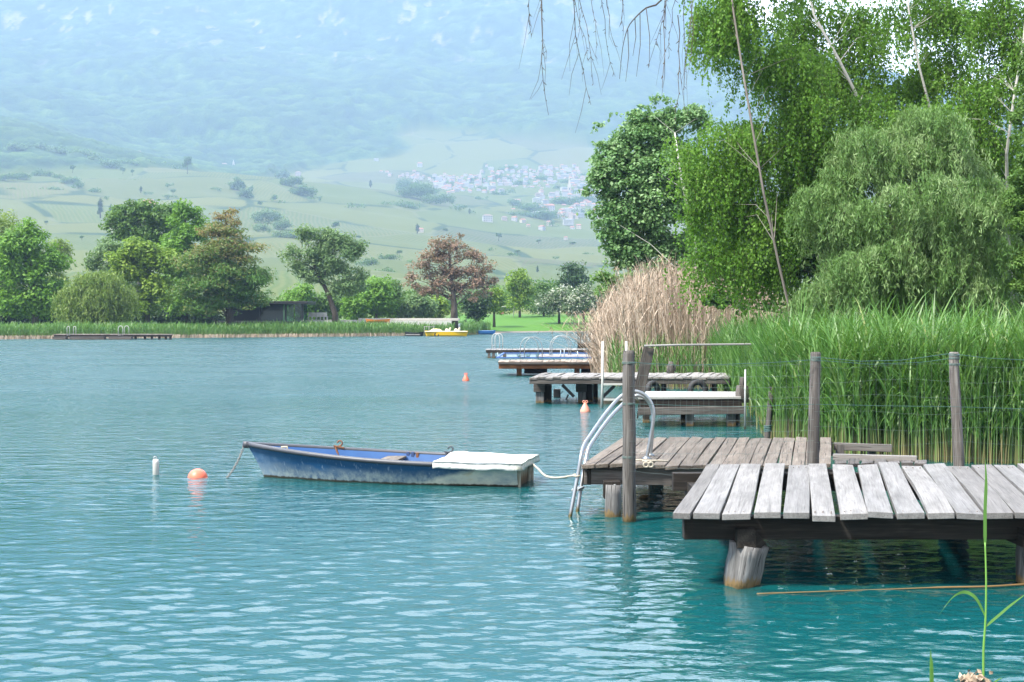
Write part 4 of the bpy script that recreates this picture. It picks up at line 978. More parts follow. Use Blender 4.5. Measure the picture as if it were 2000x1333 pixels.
# ---------------------------------------------------------------- near birches on the right bank
def birch(label, Y, Lp, path, r0, r1, seed, ntip, per, lmin=.5, lmax=1.5, limbs=26, extra=None, bm=None, step=.036):
    rng = np.random.default_rng(seed); random.seed(seed); lb = lobes(Lp, Y)
    pts = [P(p[0], p[1], Y + p[2]) for p in path]; base = pts[0].copy(); base.z = gz(path[0][0], base.y) - .05; pts[0] = base
    T = thing('birch_tree', label, 'tree', base, 0, 'birches on the right bank')
    V, Fq, r, rib, tips = strands(lb, ntip, per, .20, lmin, lmax, step, .068, rng, .72, .22, .034, .005)
    part('trunk', trunk_mb(pts, r0, r1, tips[rng.permutation(len(tips))[:limbs]], rng, .30, 10), bm or BARK_BIRCH, T)
    npart('hanging_twigs', rib[0], rib[1], BARK, T)
    npart('crown', V, Fq, LG_BIRCH, T, r)
    return T
birch('slender birch whose curved grey trunk leans left in front of the others', 32, [(1440, 70, 85, 80), (1395, 40, 50, 70), (1425, 290, 70, 70, .4), (1400, 360, 75, 60), (1510, 300, 90, 90, .8), (1470, 440, 110, 70, .3), (1410, 520, 65, 55), (1500, 540, 60, 50, .6), (1560, 420, 70, 90, 1), (1600, 300, 60, 70, .4), (1580, 220, 60, 60, .4), (1350, 300, 30, 40), (1350, 420, 34, 40), (1530, 150, 90, 80, .6), (1480, -60, 120, 70)],
      [(1545, 660, -1.2), (1541, 600, -1.3), (1522, 520, -1.4), (1492, 380, -1.5), (1466, 230, -1.4), (1446, 110, -1.2), (1432, 20, -.9), (1420, -80, -.5)], .030, .020, 31, 330, 13, .4, 1.3, 20, bm=BARK_GREY)
birch('tall birch with a pale trunk leaning up and left through thin leaves', 35, [(1600, 40, 90, 70), (1640, 160, 100, 70), (1560, 230, 70, 70), (1700, 90, 80, 80), (1620, 300, 90, 70, 1), (1570, -90, 140, 70), (1680, 190, 80, 60), (1620, 400, 70, 80, 1), (1560, 120, 70, 80)],
      [(1800, 640, 0), (1775, 420, 0), (1700, 240, -.9), (1640, 120, -1.2), (1590, 30, -1.2), (1560, -90, -1)], .055, .022, 32, 190, 12, .4, 1.3)
birch('birch with a straight pale trunk rising above the bright willow', 36, [(1790, 50, 90, 80), (1820, 170, 90, 60), (1750, 180, 70, 50), (1740, 260, 80, 50, .6), (1830, 250, 80, 50, .6), (1840, 130, 70, 40), (1780, 225, 90, 40, -4), (1690, 215, 60, 40, -3.5), (1870, 60, 60, 80), (1800, -110, 130, 80)],
      [(1880, 640, 0), (1862, 420, 0), (1822, 230, -1), (1795, 130, -1.1), (1775, 20, -1), (1765, -120, -.8)], .042, .018, 33, 190, 11, .4, 1.2)
birch('birch at the right edge with forked white upper limbs', 34, [(1950, 60, 60, 90), (1930, 200, 60, 70), (2000, 140, 60, 100), (1900, 260, 60, 60), (1970, 300, 50, 60), (1960, -110, 110, 80)],
      [(1990, 640, .6), (1968, 440, .4), (1966, 300, -.8), (1982, 180, -1), (1998, 90, -.9), (2015, -90, -.7)], .046, .018, 34, 170, 12, .4, 1.2)
# bright willow shrub
rng = np.random.default_rng(41); random.seed(41)
WL = [(1770, 330, 80, 66), (1855, 400, 80, 80), (1690, 350, 56, 60), (1750, 440, 84, 70, -.3), (1660, 435, 50, 56), (1640, 578, 74, 32, -.4), (1730, 548, 76, 42, -.2), (1880, 500, 74, 54), (1590, 592, 46, 22, -.4), (1800, 262, 44, 30), (1800, 572, 78, 34, -.2), (1690, 505, 64, 48, -.2), (1900, 572, 60, 32, .2), (1835, 310, 54, 46)]
for a in np.linspace(2.6, 6.6, 26): WL.append((1775 + 165 * math.cos(a) * (1 + .16 * math.sin(a * 6.3)), 420 + 180 * math.sin(a) * (1 + .13 * math.sin(a * 5.1 + 1)), 24 + 9 * math.sin(a * 9), 22 + 9 * math.cos(a * 8), .5 * math.sin(a * 7)))
for k in range(26): WL.append((1640 + 290 * random.random(), 330 + 260 * random.random(), 26 + 16 * random.random(), 20 + 12 * random.random(), -1.1 - .5 * random.random()))
lb = lobes(WL, 31); wb = P(1800, 0, 31.4); wb.z = gz(1800, 31.4) - .05; T = thing('willow_shrub', 'big bright green willow shrub with narrow silvery leaves', 'shrub', wb)
V, Fq, r, rib, tips = strands(lb, 430, 11, .13, .25, .80, .0175, .115, rng, .20, .8, .035, .004, top=-.35, cv=.8)
m = trunk_mb([wb, P(1795, 560, 31.4), P(1785, 460, 31.5), P(1775, 360, 31.5)], .12, .04, tips[rng.permutation(len(tips))[:60]], rng)
for px in (1745, 1845, 1880): m.tube([wb + V3((px - 1800) * .004, .1, 0), P(px, 560, 31.3), P(px + (px - 1800) * .6, 470, 31.4)], [.06, .045, .03], 7, True, .15)
part('trunk', m, BARK, T); npart('twigs', rib[0], rib[1], BARK, T); npart('crown', V, Fq, LG_WILLOW, T, r)
tree('cypress_tree', 'dark evergreen crown along the right edge of the picture', 29.5, [(2012, 240, 34, 100), (2005, 420, 40, 130), (2020, 540, 50, 90), (2030, 100, 40, 120)], [(2050, 640, .3), (2050, 300, .3), (2045, 0, .3)], 22000, .085, LG_MID, BARK, .15, .05, 42, 14, wl=.4, ncl=40, cr=.3)
tree('dark_shrub', 'dark leafy backing added to darken the gaps behind the willow and birches', 39, [(1480, 540, 110, 80), (1620, 500, 120, 110), (1780, 500, 150, 130), (1930, 480, 120, 150), (1600, 370, 90, 80), (1900, 330, 100, 80), (2060, 420, 110, 180), (1400, 590, 60, 50), (1720, 330, 110, 70), (1600, 600, 120, 40, -2), (1760, 600, 120, 40, -2), (1920, 600, 120, 40, -2), (2060, 590, 100, 50, -2), (1840, 560, 120, 60, -1), (1800, 520, 60, 60, -5), (1890, 540, 70, 60, -5), (1960, 560, 60, 50, -4.5), (1940, 450, 50, 70, -4.5)], [(1750, 640), (1745, 560), (1735, 450), (1730, 380)], 60000, .17, LG_DARK, BARK, .2, .06, 43, 20, wl=.6, cat='shrub', ncl=26, cr=.42, shell=.1)  # dark leaf mass added so the pale hills do not show through
# poplar mass on the left of the bank
tree('poplar_tree', 'grey green poplar with a leaning white trunk behind the dry reeds', 58, [(1275, 270, 62, 50), (1225, 350, 70, 65), (1300, 340, 75, 75), (1245, 450, 68, 55), (1335, 240, 60, 40), (1360, 390, 60, 90, .6), (1188, 320, 40, 45), (1290, 200, 26, 18), (1380, 480, 60, 50, .6), (1225, 510, 48, 35), (1192, 420, 42, 50), (1340, 500, 60, 50), (1180, 370, 40, 40), (1225, 290, 50, 44), (1290, 400, 80, 70), (1210, 470, 46, 46), (1255, 240, 40, 34), (1270, 510, 60, 50)] + [(1270 + 122 * math.cos(a) * (1 + .08 * math.sin(a * 7)), 370 + 165 * math.sin(a) * (1 + .10 * math.sin(a * 5 + 1)), 17 + 7 * math.sin(a * 9), 15 + 6 * math.cos(a * 8)) for a in np.linspace(1.9, 5.6, 20)],
     [(1368, 600, -1), (1357, 465, -1.8), (1340, 390, -1.9), (1328, 330, -1.9), (1318, 260, -1.4)], 80000, .15, LG_POPLAR, BARK_BIRCH, .085, .03, 44, 9, wl=.7, ncl=40, cr=.30)
tree('dark_shrub', 'dark green thicket under the poplar behind the tan reeds', 66, [(1260, 560, 110, 60), (1390, 540, 90, 70), (1185, 560, 50, 35), (1480, 520, 90, 90)], [(1300, 640), (1300, 560)], 12000, .22, LG_MID, BARK, .1, .05, 45, 8, wl=.6, cat='shrub', ncl=26, cr=.35, shell=.2)
# ivy wall and post
iw = thing('ivy_wall', 'low garden wall smothered in dark ivy at the right edge', 'wall', P(1930, 640, 33.4)); iw.location.z = .3
m = MB(); a, b = P(1800, 625, 33.6), P(2140, 612, 33.6); a.z = b.z = 1.35; m.beam(a, b, .25, 2.1); part('wall', m, plain('dark_stone', (.10, .09, .08), .9, .3, 4), iw)
rng = np.random.default_rng(5); n = 9000; uu = rng.random(n); pos = np.stack([a.x + (b.x - a.x) * uu, 33.44 - .12 * rng.random(n), .9 + (1.62 + .10 * np.sin(uu * 19) + .22 * uu - .9) * rng.random(n) ** .7], 1)
topm = rng.random(n) < .3; pos[topm, 1] = 33.3 + .5 * rng.random(topm.sum()); pos[topm, 2] = 2.42 + .10 * np.sin(uu[topm] * 19) + .15 * rng.random(topm.sum()); pos[~topm, 2] += .78 * rng.random((~topm).sum())
V, Fq = leaves(pos, np.array([0, -.2, -1]) + rng.normal(size=(n, 3)) * .5, np.array([0, -1, .35]) + rng.normal(size=(n, 3)) * .45, .085 * (.7 + .6 * rng.random(n)), .08 * (.7 + .6 * rng.random(n))); npart('ivy', V, Fq, LG_DARK, iw, np.repeat(rng.random(n), 4))
m = MB(); q = P(1994, 626, 27); m.box(q + V3(0, 0, -1.1), (.16, .14, 2.2)); one('gate_post', m, M_BROWNPL, 'square weathered post top above the reeds at the right edge', 'post', (q.x, q.y, .2), .01)

# ---------------------------------------------------------------- green reed bed
def reed_field(name, label, N, poly, hgt, seed, wst, nleaf, llen, lwid, mats, lean=.06, tipbend=.5, plume=0, leaf_lo=.25):
    rng = np.random.default_rng(seed); pl = np.array(poly); pts = []
    lo, hi = pl.min(0), pl.max(0)
    while len(pts) < N:
        c = lo + (hi - lo) * rng.random((N, 2)); ins = np.zeros(N, bool); k = len(pl)
        for i in range(k):
            a, b2 = pl[i], pl[(i + 1) % k]; cc = (a[1] > c[:, 1]) != (b2[1] > c[:, 1])
            with np.errstate(divide='ignore', invalid='ignore'): xi = a[0] + (c[:, 1] - a[1]) * (b2[0] - a[0]) / (b2[1] - a[1])
            ins ^= cc & (c[:, 0] < xi)
        pts += list(c[ins])
    p0 = np.array(pts[:N]); n = N
    H = hgt(p0[:, 0], p0[:, 1]) * (.78 + .34 * rng.random(n)); K = 6; tt = np.linspace(0, 1, K)
    patch = np.stack([vnoise(p0[:, 0], p0[:, 1], 1.3, seed) - .5, vnoise(p0[:, 0] + 50, p0[:, 1], 1.3, seed + 1) - .5], 1)
    ln = rng.normal(size=(n, 2)) * lean + patch * lean * 3
    Pt = np.zeros((n, K, 3)); Pt[:, :, :2] = p0[:, None, :] + ln[:, None, :] * (H[:, None] * tt ** 1.7)[..., None]; Pt[:, :, 2] = -.15 + (H[:, None] + .15) * tt * (1 - .25 * (ln ** 2).sum(1)[:, None] * tt)
    W = wst * (1.1 - .7 * tt)[None, :] * (.7 + .6 * rng.random((n, 1)))
    sd = np.stack([rng.normal(size=n), rng.normal(size=n) * .35, np.zeros(n)], 1)
    r0 = rng.random(n); V1, F1 = ribbons(Pt, W, sd); V1r = np.repeat(r0, K * 2)
    V2 = None
    if nleaf:
        m = n * nleaf; si = np.repeat(np.arange(n), nleaf); f = leaf_lo + (1 - leaf_lo) * (np.tile(np.arange(nleaf), n) + rng.random(m) * .8) / nleaf
        u = f * (K - 1.001); i0 = u.astype(int); fr_ = (u - i0)[:, None]; b0 = Pt[si, i0] * (1 - fr_) + Pt[si, i0 + 1] * fr_
        az = rng.random(m) * 2 * math.pi; dirh = np.stack([np.cos(az), np.sin(az), np.zeros(m)], 1); Ll = llen * (.6 + .7 * rng.random(m)) * (.6 + .5 * f); up = .75 + .5 * rng.random(m) + .3 * f
        K2 = 5; s = np.linspace(0, 1, K2)[None, :]; bend = tipbend * (.5 + rng.random(m))[:, None]
        Lp = b0[:, None, :] + dirh[:, None, :] * (Ll[:, None] * (s * .42 + s ** 2 * .30 * bend))[..., None]
        Lp[:, :, 2] += Ll[:, None] * (up[:, None] * s * .85 - bend * .55 * s ** 2.6)
        W2 = lwid * (.7 + .6 * rng.random((m, 1))) * np.array([.5, 1.0, .85, .5, .04])[None, :]
        tw = np.cross(dirh, np.array([0, 0, 1.0])) + rng.normal(size=(m, 3)) * .45
        V2, F2 = ribbons(Lp, W2, tw); r2 = np.repeat(np.clip(r0[si] * .5 + rng.random(m) * .55, 0, 1), K2 * 2)
    me = None
    if V2 is not None: Va, Fa, Ra = join([(V1, F1, V1r), (V2, F2, r2)])
    else: Va, Fa, Ra = V1, F1, V1r
    if plume:
        k = int(n * plume); ix = rng.choice(n, k, replace=False); q = 9; c = np.repeat(Pt[ix, -1], q, 0) + rng.normal(size=(k * q, 3)) * np.array([.04, .04, .08])
        V3_, F3 = leaves(c, np.array([.4, 0, .7]) + rng.normal(size=(k * q, 3)) * .4, rng.normal(size=(k * q, 3)), .13 * np.ones(k * q), .035 * np.ones(k * q)); Va, Fa, Ra = join([(Va, Fa, Ra), (V3_, F3, np.full(len(V3_), .05))])
    me = np_mesh(name, Va, Fa, Ra); ns = len(F1); mi = np.zeros(len(Fa), np.int32); mi[ns:] = 1; me.polygons.foreach_set('material_index', mi)
    o = link(name, me, mats); o['kind'] = 'stuff'; o['label'] = label; o['category'] = 'reeds'
    return o
t = NT('reed_stem'); z = t.sep(t.pos())[2]; r = t.attr('rnd').outputs['Fac']
lowc = t.ramp(r, [(0, (.20, .15, .07)), (.4, (.26, .24, .10)), (1, (.12, .20, .05))])
M_RSTEM = t.done(t.bsdf(t.mix(t.ramp(t.math('ADD', t.math('MULTIPLY', z, .5), t.math('MULTIPLY', r, .2)), [(.12, 0.0), (.40, 1.0)]), lowc, (.10, .22, .05)), .6))
t = NT('dry_reed'); r = t.attr('rnd').outputs['Fac']
M_DRY = t.done(t.bsdf(t.ramp(r, [(0, (.22, .16, .11)), (.35, (.37, .28, .205)), (.7, (.46, .37, .29)), (1, (.58, .50, .41))]), .8))
def XY(px, Y): return ((px - 1000) * Y / F, Y)
gpoly = [XY(1375, 50), XY(1430, 36), XY(1470, 31), XY(1490, 26.5), XY(1620, 23.6), XY(1800, 22.6), XY(2100, 21.6), XY(2250, 26), XY(2050, 33), XY(1600, 40), XY(1440, 56)]
gh = lambda x, y: np.clip(1.86 - (y - 24) * .018, 1.15, 1.9)
reed_field('green_reeds', 'tall fresh green reed bed growing in the shallows behind the near docks', 5600, gpoly, gh, 51, .013, 10, .70, .027, [M_RSTEM, LG_REED], .05, .40, leaf_lo=.12)
reed_field('green_reeds', 'taller green reeds standing at the front edge of the reed bed', 1100, [XY(1500, 25.6), XY(1640, 23.2), XY(1830, 22.3), XY(2080, 21.5), XY(2080, 22.6), XY(1830, 23.4), XY(1640, 24.6), XY(1500, 27)], lambda x, y: 1.62 + 0 * x, 52, .013, 8, .72, .028, [M_RSTEM, LG_REED], .06, .6, leaf_lo=.35)
dpoly = [XY(1158, 56), XY(1175, 49), XY(1240, 45.5), XY(1400, 45), XY(1530, 45), XY(1530, 54), XY(1400, 62), XY(1230, 66), XY(1172, 63)]
def dh(x, y):
    px = 1000 + x * F / y; return np.interp(px, [1150, 1190, 1240, 1300, 1350, 1420, 1470, 1520], [1.9, 2.7, 3.5, 3.9, 3.7, 3.3, 3.1, 2.7])
reed_field('dry_reeds', 'big clump of dry tan reeds leaning out over the docks', 7500, dpoly, dh, 53, .022, 3, .55, .022, [M_DRY, M_DRY], .09, .7, .05, .15)
reed_field('dry_reeds', 'loose fringe of bent dry reed stalks at the left of the tan clump', 420, [XY(1150, 53), XY(1200, 48), XY(1250, 47), XY(1200, 56)], lambda x, y: 2.5 + 0 * x, 54, .02, 2, .5, .02, [M_DRY, M_DRY], .32, .9, .06, .3)
reed_field('green_reeds', 'young green reeds sprouting at the foot of the dry reed clump', 500, [XY(1180, 47), XY(1260, 44.8), XY(1420, 44), XY(1440, 46), XY(1200, 50)], lambda x, y: 1.3 + 0 * x, 55, .02, 4, .6, .03, [M_RSTEM, LG_REED], .05, .4)
# far belt of reeds
fp = [(-75, 138), (-51, 141.5), (-33, 151.5), (-17.5, 161.5), (-11, 167.5), (-7, 169), (-7, 176), (-20, 172), (-51, 151), (-75, 148)]
reed_field('green_reeds', 'low green reed belt along the whole far shore', 15000, fp, lambda x, y: 1.05 + .35 * vnoise(x, y, 5, 9), 56, .05, 3, .55, .075, [M_RSTEM, LG_REED], .05, .4)
reed_field('dry_reeds', 'short tan stubble at the waterline of the far reed belt', 3500, [(-75, 137.4), (-51, 140.9), (-33, 150.9), (-17.5, 160.9), (-12, 166.3), (-12, 167.2), (-17.5, 161.8), (-33, 151.8), (-51, 141.8), (-75, 138.2)], lambda x, y: .38 + 0 * x, 57, .06, 0, .3, .05, [M_DRY, M_DRY], .15)
reed_field('green_reeds', 'dark green reed tuft beside the blue far boat', 900, [XY(905, 169), XY(948, 186), XY(958, 196), XY(900, 180)], lambda x, y: 1.25 + 0 * x, 58, .05, 4, .5, .07, [M_RSTEM, LG_REED], .05, .4)

# ---------------------------------------------------------------- single reed in front
def blade(pts, wmax, side, name, root, mt=LG_REED):
    pts = [np.array(p) for p in smooth(pts, 5)]; k = len(pts); tt = np.linspace(0, 1, k); W = wmax * np.clip(np.minimum(tt * 6 + .35, (1 - tt) * 2.2 + .03), 0, 1)
    V, Fq = ribbons(np.array(pts)[None], W[None], np.array(side, float)[None]); return npart(name, V, Fq, mt, root, np.full(len(V), .55))
YR = 9.0; q = P(1920, 1322, YR); rs = thing('reed_plant', 'single fresh reed stalk rising at the lower right corner', 'reed', (q.x, q.y, 0))
m = MB(); m.tube(smooth([P(1921, 1345, YR), P(1921, 1270, YR), P(1925, 1208, YR), P(1926, 1130, YR), P(1924, 1060, YR)], 4), [.0085 - .0002 * i for i in range(17)], 8); part('stem', m, plain('reed_green', (.14, .30, .05), .5), rs)
blade([P(1924, 1070, YR), P(1924, 1000, YR), P(1926, 940, YR), P(1924, 895, YR)], .022, (1, .1, 0), 'leaf', rs)
blade([P(1925, 1206, YR), P(1907, 1170, YR), P(1886, 1157, YR), P(1866, 1163, YR - .03), P(1848, 1182, YR - .05), P(1831, 1207, YR - .06)], .022, (.5, .3, .9), 'leaf', rs)
blade([P(1920, 1271, YR), P(1905, 1255, YR), P(1888, 1235, YR), P(1865, 1210, YR)], .032, (.75, 0, -.8), 'leaf', rs)
blade([P(1926, 1223, YR), P(1950, 1203, YR), P(1975, 1182, YR), P(2010, 1156, YR)], .040, (.5, .2, .9), 'leaf', rs)
blade([P(1818, 1345, 8.9), P(1818, 1300, 8.9), P(1818, 1268, 8.9)], .016, (1, 0, 0), 'shoot', rs)
blade([P(1822, 1345, 8.9), P(1821.5, 1310, 8.9), P(1821, 1285, 8.9)], .012, (1, .2, 0), 'shoot', rs)
blade([P(1930, 1345, 8.9), P(1945, 1331, 8.9), P(1958, 1324, 8.9)], .012, (0, .3, 1), 'shoot', rs)
rng = np.random.default_rng(3); n = 260; c = np.array(P(1903, 1338, 8.95)) + rng.normal(size=(n, 3)) * np.array([.045, .035, .03]); 
V, Fq = leaves(c, rng.normal(size=(n, 3)) + np.array([0, 0, .8]), rng.normal(size=(n, 3)), .045 * (.6 + .8 * rng.random(n)), .028 * (.6 + .8 * rng.random(n))); npart('dry_husk', V, Fq, M_DRY, rs, np.repeat(.05 + .4 * rng.random(n), 4))

# ---------------------------------------------------------------- bare hanging twigs from a limb above the picture
hb = thing('bare_branch', 'bare twigs of an overhanging branch dangling from the top edge', 'branch', (1.2, 9.4, 4.9))
m = MB(); m.tube(smooth([P(1010, -40, 9.4), P(1100, -60, 9.4), P(1230, -70, 9.4), P(1330, -90, 9.5), P(1600, -190, 9.6), P(2300, -420, 9.8)], 4), [.008 + .0016 * i for i in range(21)], 8); part('limb', m, BARK, hb)
random.seed(12)
def twigset(starts, side):
    mm = MB()
    for (px, pys, ex, ey, rr) in starts:
        Y = 9.3 + random.uniform(-.25, .25); pts = []; k = 7
        for i in range(k + 1):
            t = i / k; pts.append(P(lerp(px, ex, t) + 9 * math.sin(t * 3 + px) * t + random.uniform(-2.5, 2.5), lerp(pys, ey, t ** .9), Y + .05 * math.sin(t * 5 + px)))
        mm.tube(pts, [rr * (1 - .6 * i / k) for i in range(k + 1)], 5, False)
        for i in range(1, k):
            for q_ in range(2):
                if random.random() < .75:
                    p = pts[i].lerp(pts[i + 1], random.random()); d = V3(random.uniform(-.022, .022), 0, -random.uniform(.008, .03)); mm.tube([p, p + d * .5, p + d], [rr * .55, rr * .8, rr * .3], 4, False)
            if random.random() < .35:
                p = pts[i]; e = p + V3(random.uniform(-.09, .09), random.uniform(-.05, .05), -random.uniform(.12, .4)); mm.tube([p, p.lerp(e, .5) + V3(random.uniform(-.02, .02), 0, 0), e], [rr * .5, rr * .4, rr * .2], 4, False)
    part('twig', mm, BARK, hb)
twigset([(1033, -40, 1043, 72, .0026), (1052, -40, 1075, 225, .0032), (1060, -40, 1060, 120, .0022)], 0)
twigset([(1116, -50, 1148, 205, .0032), (1125, -50, 1160, 165, .0026), (1112, -50, 1145, 120, .0024), (1150, -50, 1162, 110, .0022)], 0)
twigset([(1172, -60, 1200, 150, .0026), (1180, -60, 1190, 90, .0024), (1215, -60, 1225, 70, .0024)], 0)
twigset([(1306, -60, 1284, 172, .0042), (1308, -60, 1272, 130, .0026), (1330, -60, 1300, 110, .0026), (1326, 30, 1318, 238, .0034), (1338, -60, 1330, 210, .0024), (1345, -60, 1352, 120, .003), (1352, -60, 1340, 160, .0022)], 0)
m = MB(); m.tube(smooth([P(1330, -85, 9.45), P(1292, 0, 9.4), P(1262, 16, 9.35), P(1240, 36, 9.3), P(1226, 56, 9.3), P(1216, 95, 9.3), P(1210, 155, 9.3)], 3), [.007 - .0003 * i for i in range(19)], 6, False)
for a, b in (((1240, 36), (1236, 110)), ((1226, 58), (1222, 160)), ((1262, 16), (1268, 130)), ((1250, 28), (1243, 150))): m.tube([P(*a, 9.3), P((a[0] + b[0]) / 2 + 4, (a[1] + b[1]) / 2, 9.3), P(*b, 9.3)], [.003, .0024, .0012], 5, False)
part('twig', m, BARK, hb)

# ================================================================== THE FAR SHORE: TREES
FS = dict(ncl=32, cr=.50, shell=.25)
tree('willow_tree', 'tall pale willow cut by the left edge of the picture', 172, [(-8, 445, 45, 45), (8, 500, 48, 50), (-45, 520, 60, 80), (0, 570, 55, 50), (-60, 600, 60, 40)], [(-10, 640), (-8, 560), (-5, 480)], 16500, .50, LG_PALE, BARK, .4, .1, 61, 12, wl=.4, droop=.8, **FS)
tree('leafy_tree', 'vivid green tree second from the left edge of the picture', 164, [(52, 470, 38, 38), (88, 515, 40, 38), (30, 500, 40, 44), (45, 540, 48, 40), (95, 575, 36, 40), (50, 600, 60, 36)], [(70, 640), (68, 570), (62, 500)], 16500, .46, LG_BRIGHT, BARK, .35, .1, 62, 14, wl=.55, **FS)
tree('willow_tree', 'small pale willow peeping out between two greener trees at left', 186, [(118, 505, 22, 38), (112, 560, 22, 40)], [(116, 640), (116, 540)], 3500, .45, LG_PALE, BARK, .2, .08, 63, 6, wl=.4, droop=.8, **FS)
def weeper(name, label, Y, Lp, trunk, seed, lm, ntip, per, lmin, lmax, ln):
    rng = np.random.default_rng(seed); random.seed(seed); lb = lobes(Lp, Y); base = P(trunk[0][0], 0, Y); base.z = gz(trunk[0][0], Y) - .05
    T = thing(name, label, 'tree', base); V, Fq, r, rib, tips = strands(lb, ntip, per, .7, lmin, lmax, ln * .42, ln, rng, .30, .2, .10)
    part('trunk', trunk_mb([base] + [P(p[0], p[1], Y) for p in trunk[1:]], .4, .12, tips[:14], rng), BARK, T); npart('crown', V, Fq, lm, T, r); return T
weeper('weeping_willow', 'weeping willow with a curtain of yellow green strands by the shore', 159, [(185, 556, 42, 26), (150, 590, 28, 26), (218, 585, 26, 30), (185, 590, 40, 30)], [(188, 640), (187, 600), (185, 565)], 64, LG_PALE, 150, 16, 1.2, 4.2, .42)
tree('leafy_tree', 'dark round tree standing highest in the left group of trees', 188, [(238, 432, 36, 34), (280, 417, 38, 30), (318, 436, 34, 38), (345, 450, 26, 30), (255, 460, 42, 30), (300, 470, 40, 30)], [(270, 640), (272, 520), (275, 440)], 15000, .46, LG_MID, BARK_GREY, .35, .1, 65, 14, wl=.55, **FS)
tree('willow_tree', 'pale feathery willow behind the weeping willow', 178, [(215, 495, 38, 28), (245, 525, 38, 34), (188, 522, 24, 24), (230, 570, 40, 36)], [(232, 640), (228, 560), (220, 510)], 13500, .48, LG_SAGE, BARK, .3, .1, 66, 14, wl=.35, droop=.6, **FS)
tree('leafy_tree', 'yellow green broad tree left of the dark larch', 168, [(275, 495, 42, 28), (312, 515, 40, 34), (240, 510, 30, 28), (262, 545, 40, 34), (306, 570, 34, 38), (268, 600, 38, 32)], [(288, 640), (288, 570), (285, 510)], 16500, .46, LG_YELLOW, BARK, .3, .1, 67, 14, wl=.55, **FS)
tree('leafy_tree', 'tall fresh green tree left of the bronze cypress', 176, [(362, 424, 34, 32), (378, 462, 34, 34), (345, 490, 40, 34), (372, 520, 40, 36), (342, 560, 34, 34), (366, 600, 46, 34)], [(362, 640), (362, 540), (362, 430)], 16500, .46, LG_BRIGHT, BARK, .3, .1, 68, 16, wl=.5, flat=.55, **FS)
cyp_top = P(0, 500, 160).z
tree('bald_cypress', 'big conical bronze green cypress standing in front of the black pavilion', 160, [(440, 432, 34, 28), (432, 458, 54, 32), (448, 485, 72, 32), (428, 512, 86, 34), (450, 540, 94, 34), (428, 566, 102, 32), (445, 592, 96, 28), (400, 605, 64, 24)], [(449, 640), (447, 560), (443, 490), (440, 415)], 36000, .42, LG_CYP, BARK, .42, .06, 69, 46, wl=.28, flat=.35, ncl=40, cr=.50, shell=.2, bias=lambda p: np.clip((p[:, 2] - cyp_top) * .09, -.25, .45))
tree('willow_tree', 'open grey green willow with a leaning trunk beside the white wall', 171, [(598, 466, 30, 28), (572, 500, 26, 26), (640, 474, 34, 32), (688, 498, 28, 32), (704, 540, 18, 28), (652, 530, 44, 34), (612, 545, 36, 26), (665, 570, 40, 30), (668, 480, 40, 34), (620, 505, 40, 34), (690, 560, 30, 30), (585, 530, 28, 26)], [(656, 640), (654, 612), (640, 572), (618, 530), (604, 490)], 17000, .44, LG_SAGE, BARK, .42, .12, 70, 26, wl=.32, droop=.5, ncl=26, cr=.46, shell=.1)
tree('copper_tree', 'wide copper leaved tree with bare dark limbs on the lawn edge', 182, [(880, 482, 42, 20), (850, 504, 38, 20), (914, 504, 38, 20), (944, 528, 28, 20), (960, 552, 14, 22), (814, 538, 28, 16), (798, 556, 16, 12), (862, 534, 42, 18), (868, 562, 48, 18), (922, 562, 38, 16), (838, 572, 36, 16), (893, 464, 18, 10), (905, 582, 34, 12), (905, 535, 40, 20), (830, 520, 30, 16), (935, 550, 28, 18), (855, 478, 24, 12), (815, 562, 24, 12), (950, 575, 22, 12)],
     [(887, 640), (887, 600), (885, 572), (880, 535), (877, 492)], 9500, .36, LG_RED, BARK, .50, .14, 71, 56, wl=.5, flat=.7, ncl=10, cr=.55, shell=.1)
def shrubs(lst, group, nm='shrub'):
    for i, (px, py, rx, ry, Y, lm, lab, n, ln) in enumerate(lst):
        base = 636 if Y < 200 else 618
        tree(nm, lab, Y, [(px, py, rx, ry), (px - rx * .5, py + ry * .4, rx * .7, ry * .6), (px + rx * .5, py + ry * .45, rx * .7, ry * .6), (px, (py + base) / 2 + 4, rx * .95, max(6, (base - py) * .5))], [(px, base), (px, py + ry * .4), (px, py)], n, ln, lm, BARK, .18, .05, 80 + i + int(px), 8, group, .55, cat='tree' if nm.endswith('tree') else 'shrub', **FS)
